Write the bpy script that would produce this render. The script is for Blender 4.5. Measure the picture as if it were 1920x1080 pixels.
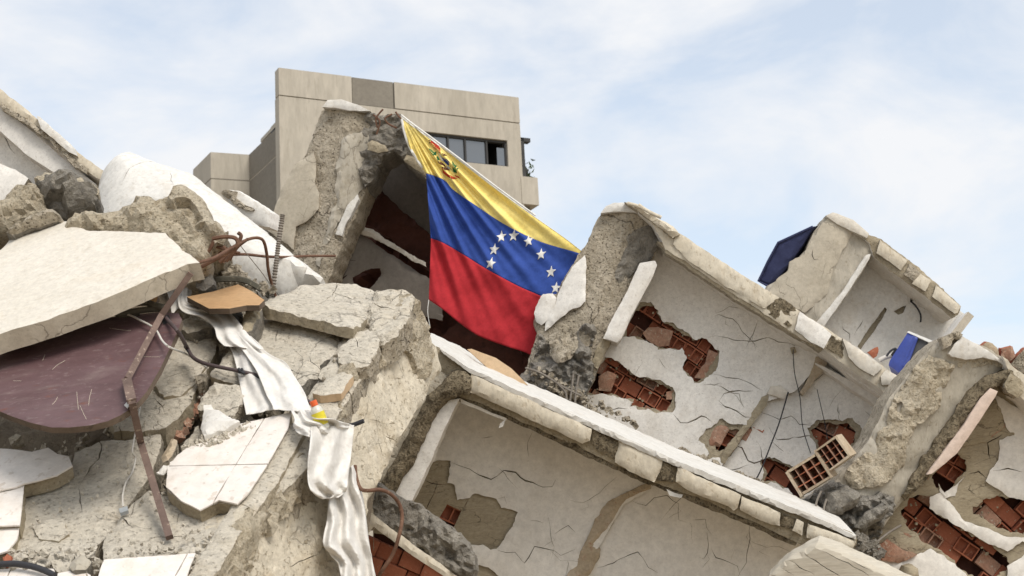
import bpy, bmesh, math, random
import numpy as np
from mathutils import Vector, Matrix, noise, geometry
for o in list(bpy.data.objects): bpy.data.objects.remove(o)
SC = bpy.context.scene
COL = SC.collection
# ------------------------------------------------------------------ camera
FPX = 3000.0                                   # focal length in 1920-wide pixels
cam_d = bpy.data.cameras.new('camera'); cam = bpy.data.objects.new('camera', cam_d); COL.objects.link(cam)
cam_d.sensor_width = 36; cam_d.lens = 36*FPX/1920; cam_d.clip_start = .1; cam_d.clip_end = 3000
CAM = Vector((0, 0, 1.65))
PITCH, ROLL = math.radians(14), math.radians(3.0)
FWD = Vector((0, math.cos(PITCH), math.sin(PITCH)))
_up = Vector((0, -math.sin(PITCH), math.cos(PITCH))); _rt = Vector((1, 0, 0))
RT = (_rt*math.cos(ROLL) - _up*math.sin(ROLL)).normalized()
UP = (_up*math.cos(ROLL) + _rt*math.sin(ROLL)).normalized()
BK = -FWD
cam.matrix_world = Matrix.Translation(CAM) @ Matrix((RT, UP, BK)).transposed().to_4x4()
cam_d.dof.use_dof = True; cam_d.dof.focus_distance = 16; cam_d.dof.aperture_fstop = 4.0
SC.camera = cam
# ------------------------------------------------------------------ sky and sun
SUN_EL, SUN_AZ = math.radians(46), math.radians(146)      # azimuth clockwise from +Y (view direction)
W = bpy.data.worlds.new('World'); SC.world = W; W.use_nodes = True
nt = W.node_tree; nt.nodes.clear()
def N(t, **k):
    n = nt.nodes.new(t)
    for a, v in k.items(): setattr(n, a, v)
    return n
sky = N('ShaderNodeTexSky', sky_type='NISHITA', sun_disc=False, sun_elevation=SUN_EL, sun_rotation=SUN_AZ, air_density=1.0, dust_density=1.5, ozone_density=1.2)
tc = N('ShaderNodeTexCoord')
mp = N('ShaderNodeMapping'); mp.inputs['Scale'].default_value = (1, 1, 2.3); mp.inputs['Rotation'].default_value = (0, .12, .3); mp.inputs['Location'].default_value = (.35, 0, .22)
n1 = N('ShaderNodeTexNoise'); n1.inputs['Scale'].default_value = 5.2; n1.inputs['Detail'].default_value = 9; n1.inputs['Roughness'].default_value = .56; n1.inputs['Distortion'].default_value = .35
r1 = N('ShaderNodeValToRGB'); r1.color_ramp.elements[0].position = .40; r1.color_ramp.elements[1].position = .62
r1.color_ramp.elements[0].color = (.50, .50, .50, 1); r1.color_ramp.elements[1].color = (.985, .985, .985, 1)
mx = N('ShaderNodeMixRGB'); mx.inputs[2].default_value = (7.6, 7.7, 7.9, 1)
gain = N('ShaderNodeMixRGB', blend_type='MULTIPLY'); gain.inputs[0].default_value = 1; gain.inputs[2].default_value = (1.9, 1.9, 1.75, 1)
bg = N('ShaderNodeBackground'); bg.inputs['Strength'].default_value = .1
out = N('ShaderNodeOutputWorld')
L_ = nt.links.new
L_(tc.outputs['Generated'], mp.inputs['Vector']); L_(mp.outputs[0], n1.inputs['Vector']); L_(n1.outputs['Fac'], r1.inputs[0])
L_(r1.outputs[0], mx.inputs[0]); L_(sky.outputs[0], gain.inputs[1]); L_(gain.outputs[0], mx.inputs[1]); L_(mx.outputs[0], bg.inputs[0]); L_(bg.outputs[0], out.inputs[0])
sd = bpy.data.lights.new('sun', 'SUN'); sd.energy = 2.05; sd.angle = math.radians(28); sd.color = (1, .94, .85)
sun = bpy.data.objects.new('sun', sd); COL.objects.link(sun)
sdir = Vector((math.sin(SUN_AZ)*math.cos(SUN_EL), math.cos(SUN_AZ)*math.cos(SUN_EL), math.sin(SUN_EL)))
sun.rotation_euler = sdir.to_track_quat('Z', 'Y').to_euler(); sun.location = (20, -20, 60)
vs = SC.view_settings; vs.view_transform = 'Standard'; vs.look = 'None'; vs.exposure = 0.28; vs.gamma = 1; vs.use_curve_mapping = False
SC.cycles.max_bounces = 6; SC.cycles.diffuse_bounces = 4; SC.cycles.glossy_bounces = 2; SC.cycles.use_denoising = True

# ------------------------------------------------------------------ materials
MATS = {}
def mat(name, c1, c2, c3=None, sc=1.2, fine=14, speck=None, speck_amt=.0, speck_sc=55, bump=.35, bdist=.02, rough=.9, streak=None, stretch=(1, 1, 1), spec=.25, c3w=(.55, .75), dirt=None, vein=0, vein_sc=2.2, gl=.84):
    m = bpy.data.materials.new(name); m.use_nodes = True
    t = m.node_tree; t.nodes.clear(); L = t.links.new
    def n(ty, **k):
        x = t.nodes.new(ty)
        for a, v in k.items(): setattr(x, a, v)
        return x
    tc = n('ShaderNodeTexCoord'); mp = n('ShaderNodeMapping'); mp.inputs['Scale'].default_value = stretch
    L(tc.outputs['Object'], mp.inputs[0])
    def nz(s, d=8, r=.6, dist=0):
        x = n('ShaderNodeTexNoise'); x.inputs['Scale'].default_value = s; x.inputs['Detail'].default_value = d; x.inputs['Roughness'].default_value = r; x.inputs['Distortion'].default_value = dist
        L(mp.outputs[0], x.inputs['Vector']); return x.outputs['Fac']
    def ramp(f, a, b, lo=(0, 0, 0, 1), hi=(1, 1, 1, 1)):
        x = n('ShaderNodeValToRGB'); x.color_ramp.elements[0].position = a; x.color_ramp.elements[1].position = b
        x.color_ramp.elements[0].color = lo; x.color_ramp.elements[1].color = hi; L(f, x.inputs[0]); return x.outputs[0]
    def mix(f, a, b, ty='MIX'):
        x = n('ShaderNodeMixRGB', blend_type=ty)
        for i, v in ((0, f), (1, a), (2, b)):
            if hasattr(v, 'links'): L(v, x.inputs[i])
            elif i == 0: x.inputs[0].default_value = v
            else: x.inputs[i].default_value = (*v, 1) if len(v) == 3 else v
        return x.outputs[0]
    a = nz(sc, 8, .6, .4); f = nz(fine, 9, .68)
    col = mix(ramp(a, .36, .64), c1, c2)
    if c3: col = mix(ramp(f, *c3w), col, c3)
    g = ramp(nz(fine*2.3, 8, .75), .32, .68, (gl, gl, gl, 1), (1.1, 1.1, 1.1, 1)); col = mix(1.0, col, g, 'MULTIPLY')
    hgt = f
    if speck:
        v = n('ShaderNodeTexNoise'); v.inputs['Scale'].default_value = speck_sc; v.inputs['Detail'].default_value = 3; v.inputs['Roughness'].default_value = .6
        L(mp.outputs[0], v.inputs['Vector'])
        sp = ramp(v.outputs['Fac'], .60, .66)
        spm = n('ShaderNodeMath', operation='MULTIPLY'); L(sp, spm.inputs[0]); spm.inputs[1].default_value = speck_amt
        col = mix(spm.outputs[0], col, speck)
        hm = n('ShaderNodeMath', operation='MULTIPLY_ADD'); L(sp, hm.inputs[0]); hm.inputs[1].default_value = -.35*speck_amt; L(f, hm.inputs[2]); hgt = hm.outputs[0]
    if dirt:
        dd = ramp(nz(sc*.7+.5, 6, .65, 1.2), .52, .72); dm = n('ShaderNodeMath', operation='MULTIPLY'); L(dd, dm.inputs[0]); dm.inputs[1].default_value = dirt[1]
        col = mix(dm.outputs[0], col, dirt[0])
    if vein:
        vn = n('ShaderNodeTexNoise'); vn.inputs['Scale'].default_value = 3.0; vn.inputs['Detail'].default_value = 6; L(mp.outputs[0], vn.inputs['Vector'])
        va = n('ShaderNodeVectorMath', operation='SCALE'); va.inputs['Scale'].default_value = .55; L(vn.outputs['Color'], va.inputs[0])
        vb = n('ShaderNodeVectorMath', operation='ADD'); L(mp.outputs[0], vb.inputs[0]); L(va.outputs[0], vb.inputs[1])
        vo = n('ShaderNodeTexVoronoi', feature='DISTANCE_TO_EDGE'); vo.inputs['Scale'].default_value = vein_sc; L(vb.outputs[0], vo.inputs['Vector'])
        ln = ramp(vo.outputs['Distance'], .004, .02, (1, 1, 1, 1), (0, 0, 0, 1)); gate = ramp(nz(1.7, 3, .5), .48, .6)
        lm = n('ShaderNodeMath', operation='MULTIPLY'); L(ln, lm.inputs[0]); L(gate, lm.inputs[1]); lk = n('ShaderNodeMath', operation='MULTIPLY'); L(lm.outputs[0], lk.inputs[0]); lk.inputs[1].default_value = vein
        col = mix(lk.outputs[0], col, (.07, .055, .04))
        hv = n('ShaderNodeMath', operation='MULTIPLY_ADD'); L(lk.outputs[0], hv.inputs[0]); hv.inputs[1].default_value = -.8; L(hgt, hv.inputs[2]); hgt = hv.outputs[0]
    b = n('ShaderNodeBump'); b.inputs['Strength'].default_value = bump; b.inputs['Distance'].default_value = bdist
    L(hgt, b.inputs['Height'])
    p = n('ShaderNodeBsdfPrincipled'); p.inputs['Roughness'].default_value = rough; p.inputs['Specular IOR Level'].default_value = spec
    L(col, p.inputs['Base Color']); L(b.outputs[0], p.inputs['Normal'])
    o = n('ShaderNodeOutputMaterial'); L(p.outputs[0], o.inputs[0])
    MATS[name] = m; return m
mat('plaster', (.75, .72, .675), (.81, .785, .74), (.66, .62, .565), sc=.8, fine=9, speck=(.36, .32, .27), speck_amt=.35, speck_sc=48, bump=.3, bdist=.012, dirt=((.5, .44, .36), .35))
mat('plaster_fine', (.73, .695, .64), (.79, .76, .71), (.66, .62, .56), sc=.6, fine=6, speck=(.40, .35, .28), speck_amt=.15, speck_sc=40, bump=.14, bdist=.01, dirt=((.5, .44, .36), .22), c3w=(.55, .8))
mat('plaster_white', (.66, .64, .60), (.72, .70, .66), (.57, .53, .47), sc=1.3, fine=8, bump=.4, bdist=.02, speck=(.4, .35, .27), speck_amt=.3, speck_sc=20, dirt=((.52, .45, .35), .5))
mat('plaster_warm', (.63, .585, .505), (.69, .645, .57), (.57, .515, .43), sc=.9, fine=9, bump=.3, bdist=.014, speck=(.52, .44, .33), speck_amt=.4, speck_sc=30, dirt=((.60, .50, .37), .4))
mat('plaster_beige', (.47, .42, .335), (.54, .485, .395), (.41, .36, .28), sc=.8, fine=8, bump=.3, bdist=.014, speck=(.3, .25, .18), speck_amt=.35, vein=.5)
mat('plaster_shade', (.20, .175, .15), (.25, .225, .195), (.16, .14, .12), sc=.8, fine=8, bump=.2, bdist=.012)  # plaster with the shade of the tilted room painted into its colour
mat('pink', (.62, .49, .41), (.67, .545, .465), (.56, .44, .36), sc=.9, fine=8, bump=.2, bdist=.01)
mat('tan', (.50, .435, .335), (.60, .53, .425), (.36, .305, .225), sc=1.6, fine=12, speck=(.10, .078, .05), speck_amt=.8, speck_sc=40, bump=1.0, bdist=.07, gl=.66, c3w=(.48, .68), vein=.5)
mat('sand', (.57, .495, .37), (.65, .575, .45), (.45, .375, .265), sc=1.3, fine=13, speck=(.2, .155, .10), speck_amt=.55, speck_sc=38, bump=1.0, bdist=.07, gl=.66, c3w=(.48, .66))
mat('screed', (.60, .545, .45), (.67, .615, .52), (.50, .44, .345), sc=1.1, fine=10, speck=(.19, .155, .11), speck_amt=.45, speck_sc=34, bump=.9, bdist=.055, stretch=(.85, 1, 1.15), dirt=((.50, .40, .27), .45), gl=.72, vein=.45)
mat('beam', (.61, .545, .43), (.68, .615, .50), (.54, .465, .345), sc=.9, fine=8, speck=(.25, .195, .12), speck_amt=.6, speck_sc=26, bump=.7, bdist=.045, dirt=((.47, .38, .25), .5), gl=.74, vein=.3, vein_sc=1.5)
mat('grey', (.26, .235, .20), (.37, .34, .29), (.13, .12, .105), sc=1.8, fine=10, speck=(.48, .43, .35), speck_amt=.6, speck_sc=30, bump=1.0, bdist=.08, gl=.66, c3w=(.5, .72))
mat('dark_grey', (.25, .235, .21), (.37, .34, .295), (.15, .14, .125), sc=2.4, fine=10, speck=(.46, .42, .35), speck_amt=.5, speck_sc=28, bump=1.0, bdist=.08, gl=.6, c3w=(.5, .7))
mat('coping', (.60, .58, .54), (.66, .64, .60), (.52, .48, .42), sc=1.3, fine=7, bump=.3, bdist=.015, speck=(.4, .35, .28), speck_amt=.25, speck_sc=18, dirt=((.47, .41, .33), .5))
mat('smooth', (.41, .37, .30), (.47, .43, .36), (.34, .30, .23), sc=1.0, fine=7, speck=(.2, .165, .11), speck_amt=.4, speck_sc=26, bump=.4, bdist=.025, stretch=(1, 1, .5), gl=.78, vein=.4)
mat('mortar', (.37, .31, .215), (.44, .38, .28), (.28, .23, .155), sc=1.5, fine=11, speck=(.16, .125, .08), speck_amt=.5, speck_sc=36, bump=.7, bdist=.04, gl=.7)
mat('olive', (.36, .305, .215), (.43, .37, .27), (.30, .25, .17), sc=1.5, fine=9, speck=(.18, .14, .09), speck_amt=.35, speck_sc=36, bump=.4, bdist=.03, stretch=(1, 1, 2.5), gl=.75, vein=.6)
mat('aggregate', (.29, .235, .155), (.37, .305, .205), (.14, .11, .07), sc=2.0, fine=20, speck=(.055, .043, .03), speck_amt=.85, speck_sc=52, bump=1.0, bdist=.07, c3w=(.48, .6), gl=.55)
mat('fascia', (.60, .535, .425), (.67, .61, .50), (.50, .425, .315), sc=1.2, fine=8, speck=(.36, .285, .19), speck_amt=.45, speck_sc=22, bump=.5, bdist=.025, dirt=((.44, .355, .24), .5), stretch=(1, 1, .6), gl=.76)
mat('tile', (.70, .645, .59), (.76, .715, .665), (.63, .565, .5), sc=1.0, fine=5, bump=.1, bdist=.01, rough=.55, spec=.4, speck=(.38, .3, .22), speck_amt=.4, speck_sc=13, dirt=((.55, .43, .3), .5), gl=.88)
mat('brick', (.32, .105, .058), (.40, .15, .085), (.22, .07, .04), sc=2.5, fine=14, bump=.4, bdist=.015, speck=(.46, .27, .18), speck_amt=.4, speck_sc=22)
mat('brick_dusty', (.40, .21, .14), (.46, .29, .21), (.5, .4, .31), sc=4, fine=14, bump=.6, bdist=.03, speck=(.55, .47, .37), speck_amt=.6, speck_sc=24, gl=.65)
mat('brick_pale', (.45, .36, .25), (.53, .44, .33), (.37, .2, .13), sc=3, fine=12, bump=.6, bdist=.03, c3w=(.58, .7), gl=.7)
mat('brick_shade', (.06, .024, .017), (.09, .034, .023), (.035, .015, .011), sc=2, fine=9, bump=.5, bdist=.03)  # brick with the darkness of voids and holes painted into its colour
mat('earth', (.17, .135, .095), (.24, .195, .14), (.10, .075, .05), sc=2, fine=9, bump=1, bdist=.06, speck=(.35, .29, .21), speck_amt=.5, speck_sc=18)
mat('ground', (.32, .255, .175), (.38, .31, .22), (.25, .195, .13), sc=.3, fine=3, bump=.4, bdist=.05)
mat('purple', (.105, .058, .060), (.14, .084, .088), (.15, .060, .046), sc=1.5, fine=5, bump=.12, bdist=.005, rough=.55, spec=.35, speck=(.42, .35, .32), speck_amt=.16, speck_sc=22, stretch=(.7, 1.6, 1.6), dirt=((.22, .165, .15), .65), c3w=(.6, .7))
mat('wood_edge', (.10, .075, .055), (.15, .11, .08), (.06, .045, .035), sc=3, fine=14, bump=.4, bdist=.01)
mat('wood', (.46, .28, .14), (.53, .34, .18), (.40, .235, .11), sc=1.5, fine=7, bump=.08, bdist=.005, rough=.7, stretch=(1, 1, 3))
mat('wood_light', (.56, .40, .25), (.62, .46, .30), (.5, .35, .21), sc=1.5, fine=7, bump=.1, bdist=.005, rough=.7)
mat('board_grain', (.50, .455, .37), (.56, .51, .425), (.42, .37, .29), sc=1.2, fine=5, bump=.3, bdist=.02, stretch=(.5, .5, 6))
mat('rust', (.12, .062, .04), (.18, .10, .065), (.07, .04, .03), sc=6, fine=22, bump=.5, bdist=.008, rough=.85, speck=(.36, .25, .17), speck_amt=.5, speck_sc=40)
mat('rust_bar', (.13, .09, .075), (.20, .14, .115), (.08, .055, .045), sc=4, fine=18, bump=.4, bdist=.006, rough=.8, speck=(.42, .33, .26), speck_amt=.6, speck_sc=22)
mat('steel', (.20, .175, .15), (.28, .25, .215), (.13, .1, .08), sc=6, fine=26, bump=.5, bdist=.006, rough=.75)
mat('cable_black', (.035, .035, .04), (.05, .05, .055), None, bump=.05, rough=.6)
mat('cable_brown', (.075, .055, .055), (.12, .09, .09), None, bump=.05, rough=.6)
mat('cable_white', (.55, .52, .47), (.62, .59, .54), None, bump=.05, rough=.6)
mat('hose', (.10, .095, .075), (.15, .14, .11), (.33, .29, .22), sc=5, fine=20, bump=.3, bdist=.01, rough=.8)
mat('cloth', (.68, .655, .615), (.74, .72, .685), (.62, .575, .505), sc=.9, fine=5, bump=.08, bdist=.006, rough=.95, dirt=((.62, .56, .46), .35), c3w=(.6, .85))
mat('flag_yellow', (.90, .72, .22), (.93, .76, .27), None, sc=2, bump=.06, bdist=.004, rough=.85)
mat('flag_blue', (.030, .070, .30), (.040, .088, .36), None, sc=2, bump=.06, bdist=.004, rough=.85)
mat('flag_red', (.42, .024, .032), (.48, .03, .04), None, sc=2, bump=.06, bdist=.004, rough=.85)
mat('flag_white', (.72, .71, .68), (.78, .77, .74), None, sc=2, bump=.04, bdist=.004)
mat('print_red', (.45, .035, .02), (.5, .06, .03), None, bump=0); mat('print_green', (.02, .14, .05), (.03, .19, .07), None, bump=0)
mat('print_dark', (.10, .035, .025), (.14, .05, .035), None, bump=0); mat('print_grey', (.30, .32, .33), (.36, .38, .39), None, bump=0)
mat('navy', (.045, .052, .12), (.06, .07, .155), None, sc=2, bump=.15, bdist=.01, rough=.8)
mat('blue_case', (.028, .05, .25), (.036, .064, .31), None, sc=2, bump=.05, rough=.45, spec=.5)
mat('charcoal', (.06, .06, .062), (.085, .085, .088), None, sc=3, bump=.2, bdist=.005, rough=.8)
mat('far_wall', (.40, .365, .305), (.46, .42, .355), (.35, .315, .26), sc=.35, fine=1.8, bump=.1, bdist=.03, stretch=(1, 1, .22), speck=(.3, .27, .22), speck_amt=.35, speck_sc=5, dirt=((.33, .295, .24), .35))
mat('far_panel_shade', (.20, .18, .15), (.23, .21, .175), (.185, .165, .14), sc=.3, fine=3, bump=.1, bdist=.03)  # dark panels and joints; also carries the painted-in shade of one side wall
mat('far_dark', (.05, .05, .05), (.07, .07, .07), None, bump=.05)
mat('leaf', (.05, .08, .03), (.09, .12, .05), None, bump=.1)
mat('bottle_label', (.62, .52, .03), (.7, .6, .06), None, bump=0, rough=.4); mat('cap_orange', (.72, .13, .04), (.76, .16, .05), None, bump=0, rough=.4)
mat('bottle_clear', (.60, .58, .50), (.66, .64, .56), None, bump=0, rough=.2, spec=.6)
g = bpy.data.materials.new('window_glass'); g.use_nodes = True; p = g.node_tree.nodes['Principled BSDF']
p.inputs['Base Color'].default_value = (.16, .17, .18, 1); p.inputs['Roughness'].default_value = .06; p.inputs['Specular IOR Level'].default_value = 1.0; p.inputs['Metallic'].default_value = .55
MATS['window_glass'] = g

# ------------------------------------------------------------------ geometry helpers
def ray(px, py): return FWD + RT*((px-960)/FPX) + UP*((540-py)/FPX)
def at(px, py, d): return CAM + ray(px, py)*d
class Frame:
    """A piece of broken building has its own frame: origin o, a along it, b up it, c out of its face."""
    def __init__(s, o, a, b, c): s.o, s.a, s.b, s.c = o, a, b, c
    def st(s, px, py, u=0):
        r = ray(px, py); o = s.o + s.c*u
        k = (o-CAM).dot(s.c)/r.dot(s.c); q = CAM + r*k - o
        return (q.dot(s.a), q.dot(s.b))
    def w(s, x, y, u=0): return s.o + s.a*x + s.b*y + s.c*u
    def P(s, px, py, u=0): return s.w(*s.st(px, py, u), u)
def K(px, py, d, al, th, ph):
    al, th, ph = map(math.radians, (al, th, ph))
    a0 = RT*math.cos(al) - UP*math.sin(al); b0 = RT*math.sin(al) + UP*math.cos(al)
    a = a0*math.cos(th) + BK*math.sin(th); c = BK*math.cos(th) - a0*math.sin(th)
    b = b0*math.cos(ph) + c*math.sin(ph); c2 = c*math.cos(ph) - b0*math.sin(ph)
    return Frame(at(px, py, d), a, b, c2)
def F3(p0, p1, p2):
    A, B, C = (p if isinstance(p, Vector) else at(*p) for p in (p0, p1, p2))
    a = (B-A).normalized(); c = a.cross(C-A).normalized()
    if c.dot(CAM-A) < 0: c = -c
    return Frame(A, a, c.cross(a).normalized(), c)
def link(name, me, parent=None, loc=None):
    o = bpy.data.objects.new(name, me); COL.objects.link(o)
    if parent is not None: o.parent = parent
    elif loc is not None: o.location = loc
    return o
ORIG = {}
def base_of(o):
    while o.parent is not None: o = o.parent
    return o.location
def thing(name, label, cat, loc, group=None):
    o = bpy.data.objects.new(name, None); COL.objects.link(o); o.location = loc; o.empty_display_size = .2
    o['label'] = label; o['category'] = cat; o['kind'] = 'thing'
    if group: o['group'] = group
    return o
def tag(o, label, cat, group=None, kind=None):
    if label: o['label'] = label
    if cat: o['category'] = cat; o['kind'] = 'thing'
    if group: o['group'] = group
    if kind: o['kind'] = kind
    return o
def mesh_obj(name, V, F, mats, parent=None, mi=None, sharp=40, smooth=True):
    """V world points; the object's origin is its thing's base, or its own lowest middle."""
    V = np.asarray([tuple(v) for v in V], float)
    if parent is not None: org = np.array(base_of(parent))
    else:
        org = V.mean(0); org[2] = V[:, 2].min()
    me = bpy.data.meshes.new(name); me.from_pydata([tuple(v) for v in V-org], [], F); me.validate(); me.update()
    for m in (mats if isinstance(mats, (list, tuple)) else [mats]): me.materials.append(MATS[m])
    if mi is not None and len(mi) == len(me.polygons): me.polygons.foreach_set('material_index', mi)
    bm = bmesh.new(); bm.from_mesh(me); bmesh.ops.recalc_face_normals(bm, faces=bm.faces); bm.to_mesh(me); bm.free()
    if smooth:
        me.polygons.foreach_set('use_smooth', [True]*len(me.polygons)); me.set_sharp_from_angle(angle=math.radians(sharp))
    return link(name, me, parent, Vector(org))
def fbm(p, o=4): return noise.fractal(p, .9, 2.1, o, noise_basis='PERLIN_ORIGINAL')
def jag_loop(pts, step, amp, sd, freq=6.0, closed=True):
    out = []
    n = len(pts)
    for i in range(n if closed else n-1):
        x0, y0 = pts[i]; x1, y1 = pts[(i+1) % n]
        k = max(1, int(math.hypot(x1-x0, y1-y0)/step))
        for j in range(k):
            f = j/k; out.append((x0+(x1-x0)*f, y0+(y1-y0)*f))
    if not closed: out.append(pts[-1])
    res = []
    for x, y in out:
        q = Vector((x*freq+sd*7.3, y*freq-sd*3.1, sd)); v = noise.noise_vector(q) + .6*noise.noise_vector(q*2.7) + .4*noise.noise_vector(q*6.1)
        res.append((x+v.x*amp, y+v.y*amp))
    return res
def pip(P, poly):
    P = np.asarray(P); poly = np.asarray(poly); x, y = P[:, 0], P[:, 1]; ins = np.zeros(len(P), bool)
    x0, y0 = poly[-1]
    for x1, y1 in poly:
        c = ((y1 > y) != (y0 > y))
        with np.errstate(divide='ignore', invalid='ignore'):
            ins ^= c & (x < (x0-x1)*(y-y1)/((y0-y1) if y0 != y1 else 1e-12)+x1)
        x0, y0 = x1, y1
    return ins
def dist_loop(P, poly):
    P = np.asarray(P); A = np.asarray(poly); B = np.roll(A, -1, 0); best = np.full(len(P), 1e9)
    for a, b in zip(A, B):
        d = b-a; l = max(1e-12, d@d); t = np.clip(((P-a)@d)/l, 0, 1); q = P-(a+t[:, None]*d)
        best = np.minimum(best, np.hypot(q[:, 0], q[:, 1]))
    return best
def crack_poly(pts, wid, sd, amp):
    ln = jag_loop(pts, amp*2.2+.02, amp, sd, 9.0, closed=False); L, R = [], []
    n = len(ln)
    for i, (x, y) in enumerate(ln):
        x0, y0 = ln[max(0, i-1)]; x1, y1 = ln[min(n-1, i+1)]; dx, dy = x1-x0, y1-y0; l = math.hypot(dx, dy) or 1
        w = wid*(.45+.9*abs(noise.noise(Vector((x*5, y*5, sd)))) + .25*math.sin(i*1.7+sd))*min(1, .15+3*i/n, .15+3*(n-1-i)/n)
        L.append((x-dy/l*w, y+dx/l*w)); R.append((x+dy/l*w, y-dx/l*w))
    return L + R[::-1]
def hair(x0, y0, x1, y1, n, sd, w=1.3):
    rs = random.Random(sd); out = []
    for _ in range(n):
        x, y = rs.uniform(x0, x1), rs.uniform(y0, y1); a = rs.choice((.5, .5, -.6, 1.6))+rs.gauss(0, .4); q = [(x, y)]
        for k in range(rs.randint(2, 6)):
            a += rs.gauss(0, .42); l = rs.uniform(9, 30); x += l*math.cos(a); y += l*math.sin(a); q.append((x, y))
        out.append((w*rs.uniform(.7, 1.5), *q))
        if len(q) > 4: b = q[2]; out.append((w*.8, b, (b[0]+rs.uniform(-14, 14), b[1]+rs.uniform(6, 18)), (b[0]+rs.uniform(-24, 24), b[1]+rs.uniform(18, 34))))
    return out
SEED = [0]
def plate(name, fr, outline, mats, parent=None, u=0, th=.1, jag=.012, disp=.012, dsc=4.0, res=.09, holes=(), cracks=(), dome=0, dome_r=.3, bev=.012, fold=None, px=True, freq=6.0, hjag=None, rnd=1.0, sharp=32, facet=0, chip=None):
    """A slab-like piece: a traced face at distance u off the frame, broken edges, real thickness th behind it."""
    SEED[0] += 1; sd = SEED[0]*1.37
    rs = random.Random(SEED[0])
    T = (lambda p: fr.st(p[0], p[1], u)) if px else (lambda p: p)
    out0 = [T(p) for p in outline]
    loop = jag_loop(out0, res*.5 if jag > 0 else res, jag, sd, freq)
    hl = [jag_loop([T(p) for p in h], res*.35, jag*1.2 if hjag is None else hjag, sd+9+i, 9.0) for i, h in enumerate(holes)]
    mpx = (fr.P(*outline[0], u)-CAM).dot(FWD)/FPX if px else .0055
    for i, (w, *pts) in enumerate(cracks): hl.append(crack_poly([T(p) for p in pts], w*mpx*.5, sd+30+i, mpx*3.0))
    A = np.array(loop); lo, hi = A.min(0), A.max(0)
    g = []
    nx, ny = int((hi[0]-lo[0])/res)+1, int((hi[1]-lo[1])/(res*.87))+1
    for j in range(ny+1):
        for i in range(nx+1):
            g.append((lo[0]+(i+(j % 2)*.5+rs.uniform(-.25, .25))*res, lo[1]+(j+rs.uniform(-.25, .25))*res*.87))
    g = np.array(g); k = pip(g, loop); g = g[k]
    if len(g): g = g[dist_loop(g, loop) > res*.3]
    vs = [Vector(p) for p in loop]; es = [(i, (i+1) % len(loop)) for i in range(len(loop))]
    for h in hl:
        b = len(vs); vs += [Vector(p) for p in h]; es += [(b+i, b+(i+1) % len(h)) for i in range(len(h))]
    vs += [Vector(p) for p in g]
    rv, _, rf, *_ = geometry.delaunay_2d_cdt(vs, es, [], 0, 1e-5)
    Q = np.array([(v.x, v.y) for v in rv]); T3 = np.array([f for f in rf if len(f) == 3])
    cen = Q[T3].mean(1); keep = pip(cen, loop)
    for h in hl: keep &= ~pip(cen, h)
    T3 = T3[keep]
    use = np.unique(T3); remap = -np.ones(len(Q), int); remap[use] = np.arange(len(use)); Q = Q[use]; T3 = remap[T3]
    n = len(Q)
    D = dist_loop(Q, loop)
    if hl and bev:
        for h in hl[:len(holes)]: D = np.minimum(D, dist_loop(Q, h))
    du = np.zeros(n); chp = (jag*2.0 if jag > .007 else 0) if chip is None else chip
    for i, (x, y) in enumerate(Q):
        q = Vector((x*dsc+sd, y*dsc-sd, sd*.5))
        if disp: du[i] = disp*fbm(q, 4) + (disp*.45*fbm(q*4.3, 3) if disp > .015 else 0)
        if chp and D[i] < res*1.4: du[i] -= chp*max(0, noise.noise(Vector((x*9+sd, y*9, sd)))+.1)*(1-D[i]/(res*1.4))
        if facet:
            c = noise.voronoi(Vector((x*facet[1]+sd, y*facet[1], sd)))[1][0]
            v = Vector(c); gr = noise.noise_vector(v*3.3); dv = Vector((x*facet[1]+sd, y*facet[1], sd))-v
            du[i] += facet[0]*(gr.z + 1.2*(gr.x*dv.x+gr.y*dv.y))
    if dome: e = np.clip(D/dome_r, 0, 1); du += dome*(1-(1-e)**2)**.75
    if bev: du -= bev*np.clip(1-D/(res*.5), 0, 1)
    df = np.zeros(n)
    if fold:
        for (p0, p1, kl, kr) in fold:
            x0, y0 = T(p0); x1, y1 = T(p1); l = math.hypot(x1-x0, y1-y0)
            s = ((Q[:, 0]-x0)*(y1-y0)-(Q[:, 1]-y0)*(x1-x0))/l     # >0 on the right of p0->p1
            df -= kr*np.clip(s, 0, None) + kl*np.clip(-s, 0, None)
        du += df
    nr = max(1, min(5, int(th/(res*1.3))))
    cnt = {}
    for a, b, c in T3:
        for e in ((a, b), (b, c), (c, a)): cnt[e] = cnt.get(e, 0)+1
    bd = [e for e in cnt if (e[1], e[0]) not in cnt]
    V = [fr.w(Q[i, 0], Q[i, 1], u+du[i]) for i in range(n)]
    F = [tuple(map(int, t)) for t in T3]; mi = [0]*len(F)
    bi = sorted({v for e in bd for v in e}); prev = {v: v for v in bi}
    for r in range(1, nr+1):
        f = r/nr; cur = {}
        for v in bi:
            x, y = Q[v]; q = Vector((x*7+sd, y*7, f*th*7+sd)); j = noise.noise_vector(q)*min(jag*1.5, .35*th)*rnd*(1 if r < nr else .4)
            cur[v] = len(V); V.append(fr.w(x+j.x, y+j.y, u+(du[v]-df[v])*(1-f)+df[v]-th*f))
        for a, b in bd: F.append((prev[b], prev[a], cur[a], cur[b])); mi.append(1)
        prev = cur
    bk = {v: prev[v] for v in bi}
    for v in range(n):
        if v not in bk: bk[v] = len(V); V.append(fr.w(Q[v, 0], Q[v, 1], u-th+df[v]))
    for a, b, c in T3: F.append((bk[c], bk[b], bk[a])); mi.append(1)
    ms = mats if isinstance(mats, (list, tuple)) else [mats, mats]
    o = mesh_obj(name, V, F, ms, parent, mi, sharp)
    return o
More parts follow.
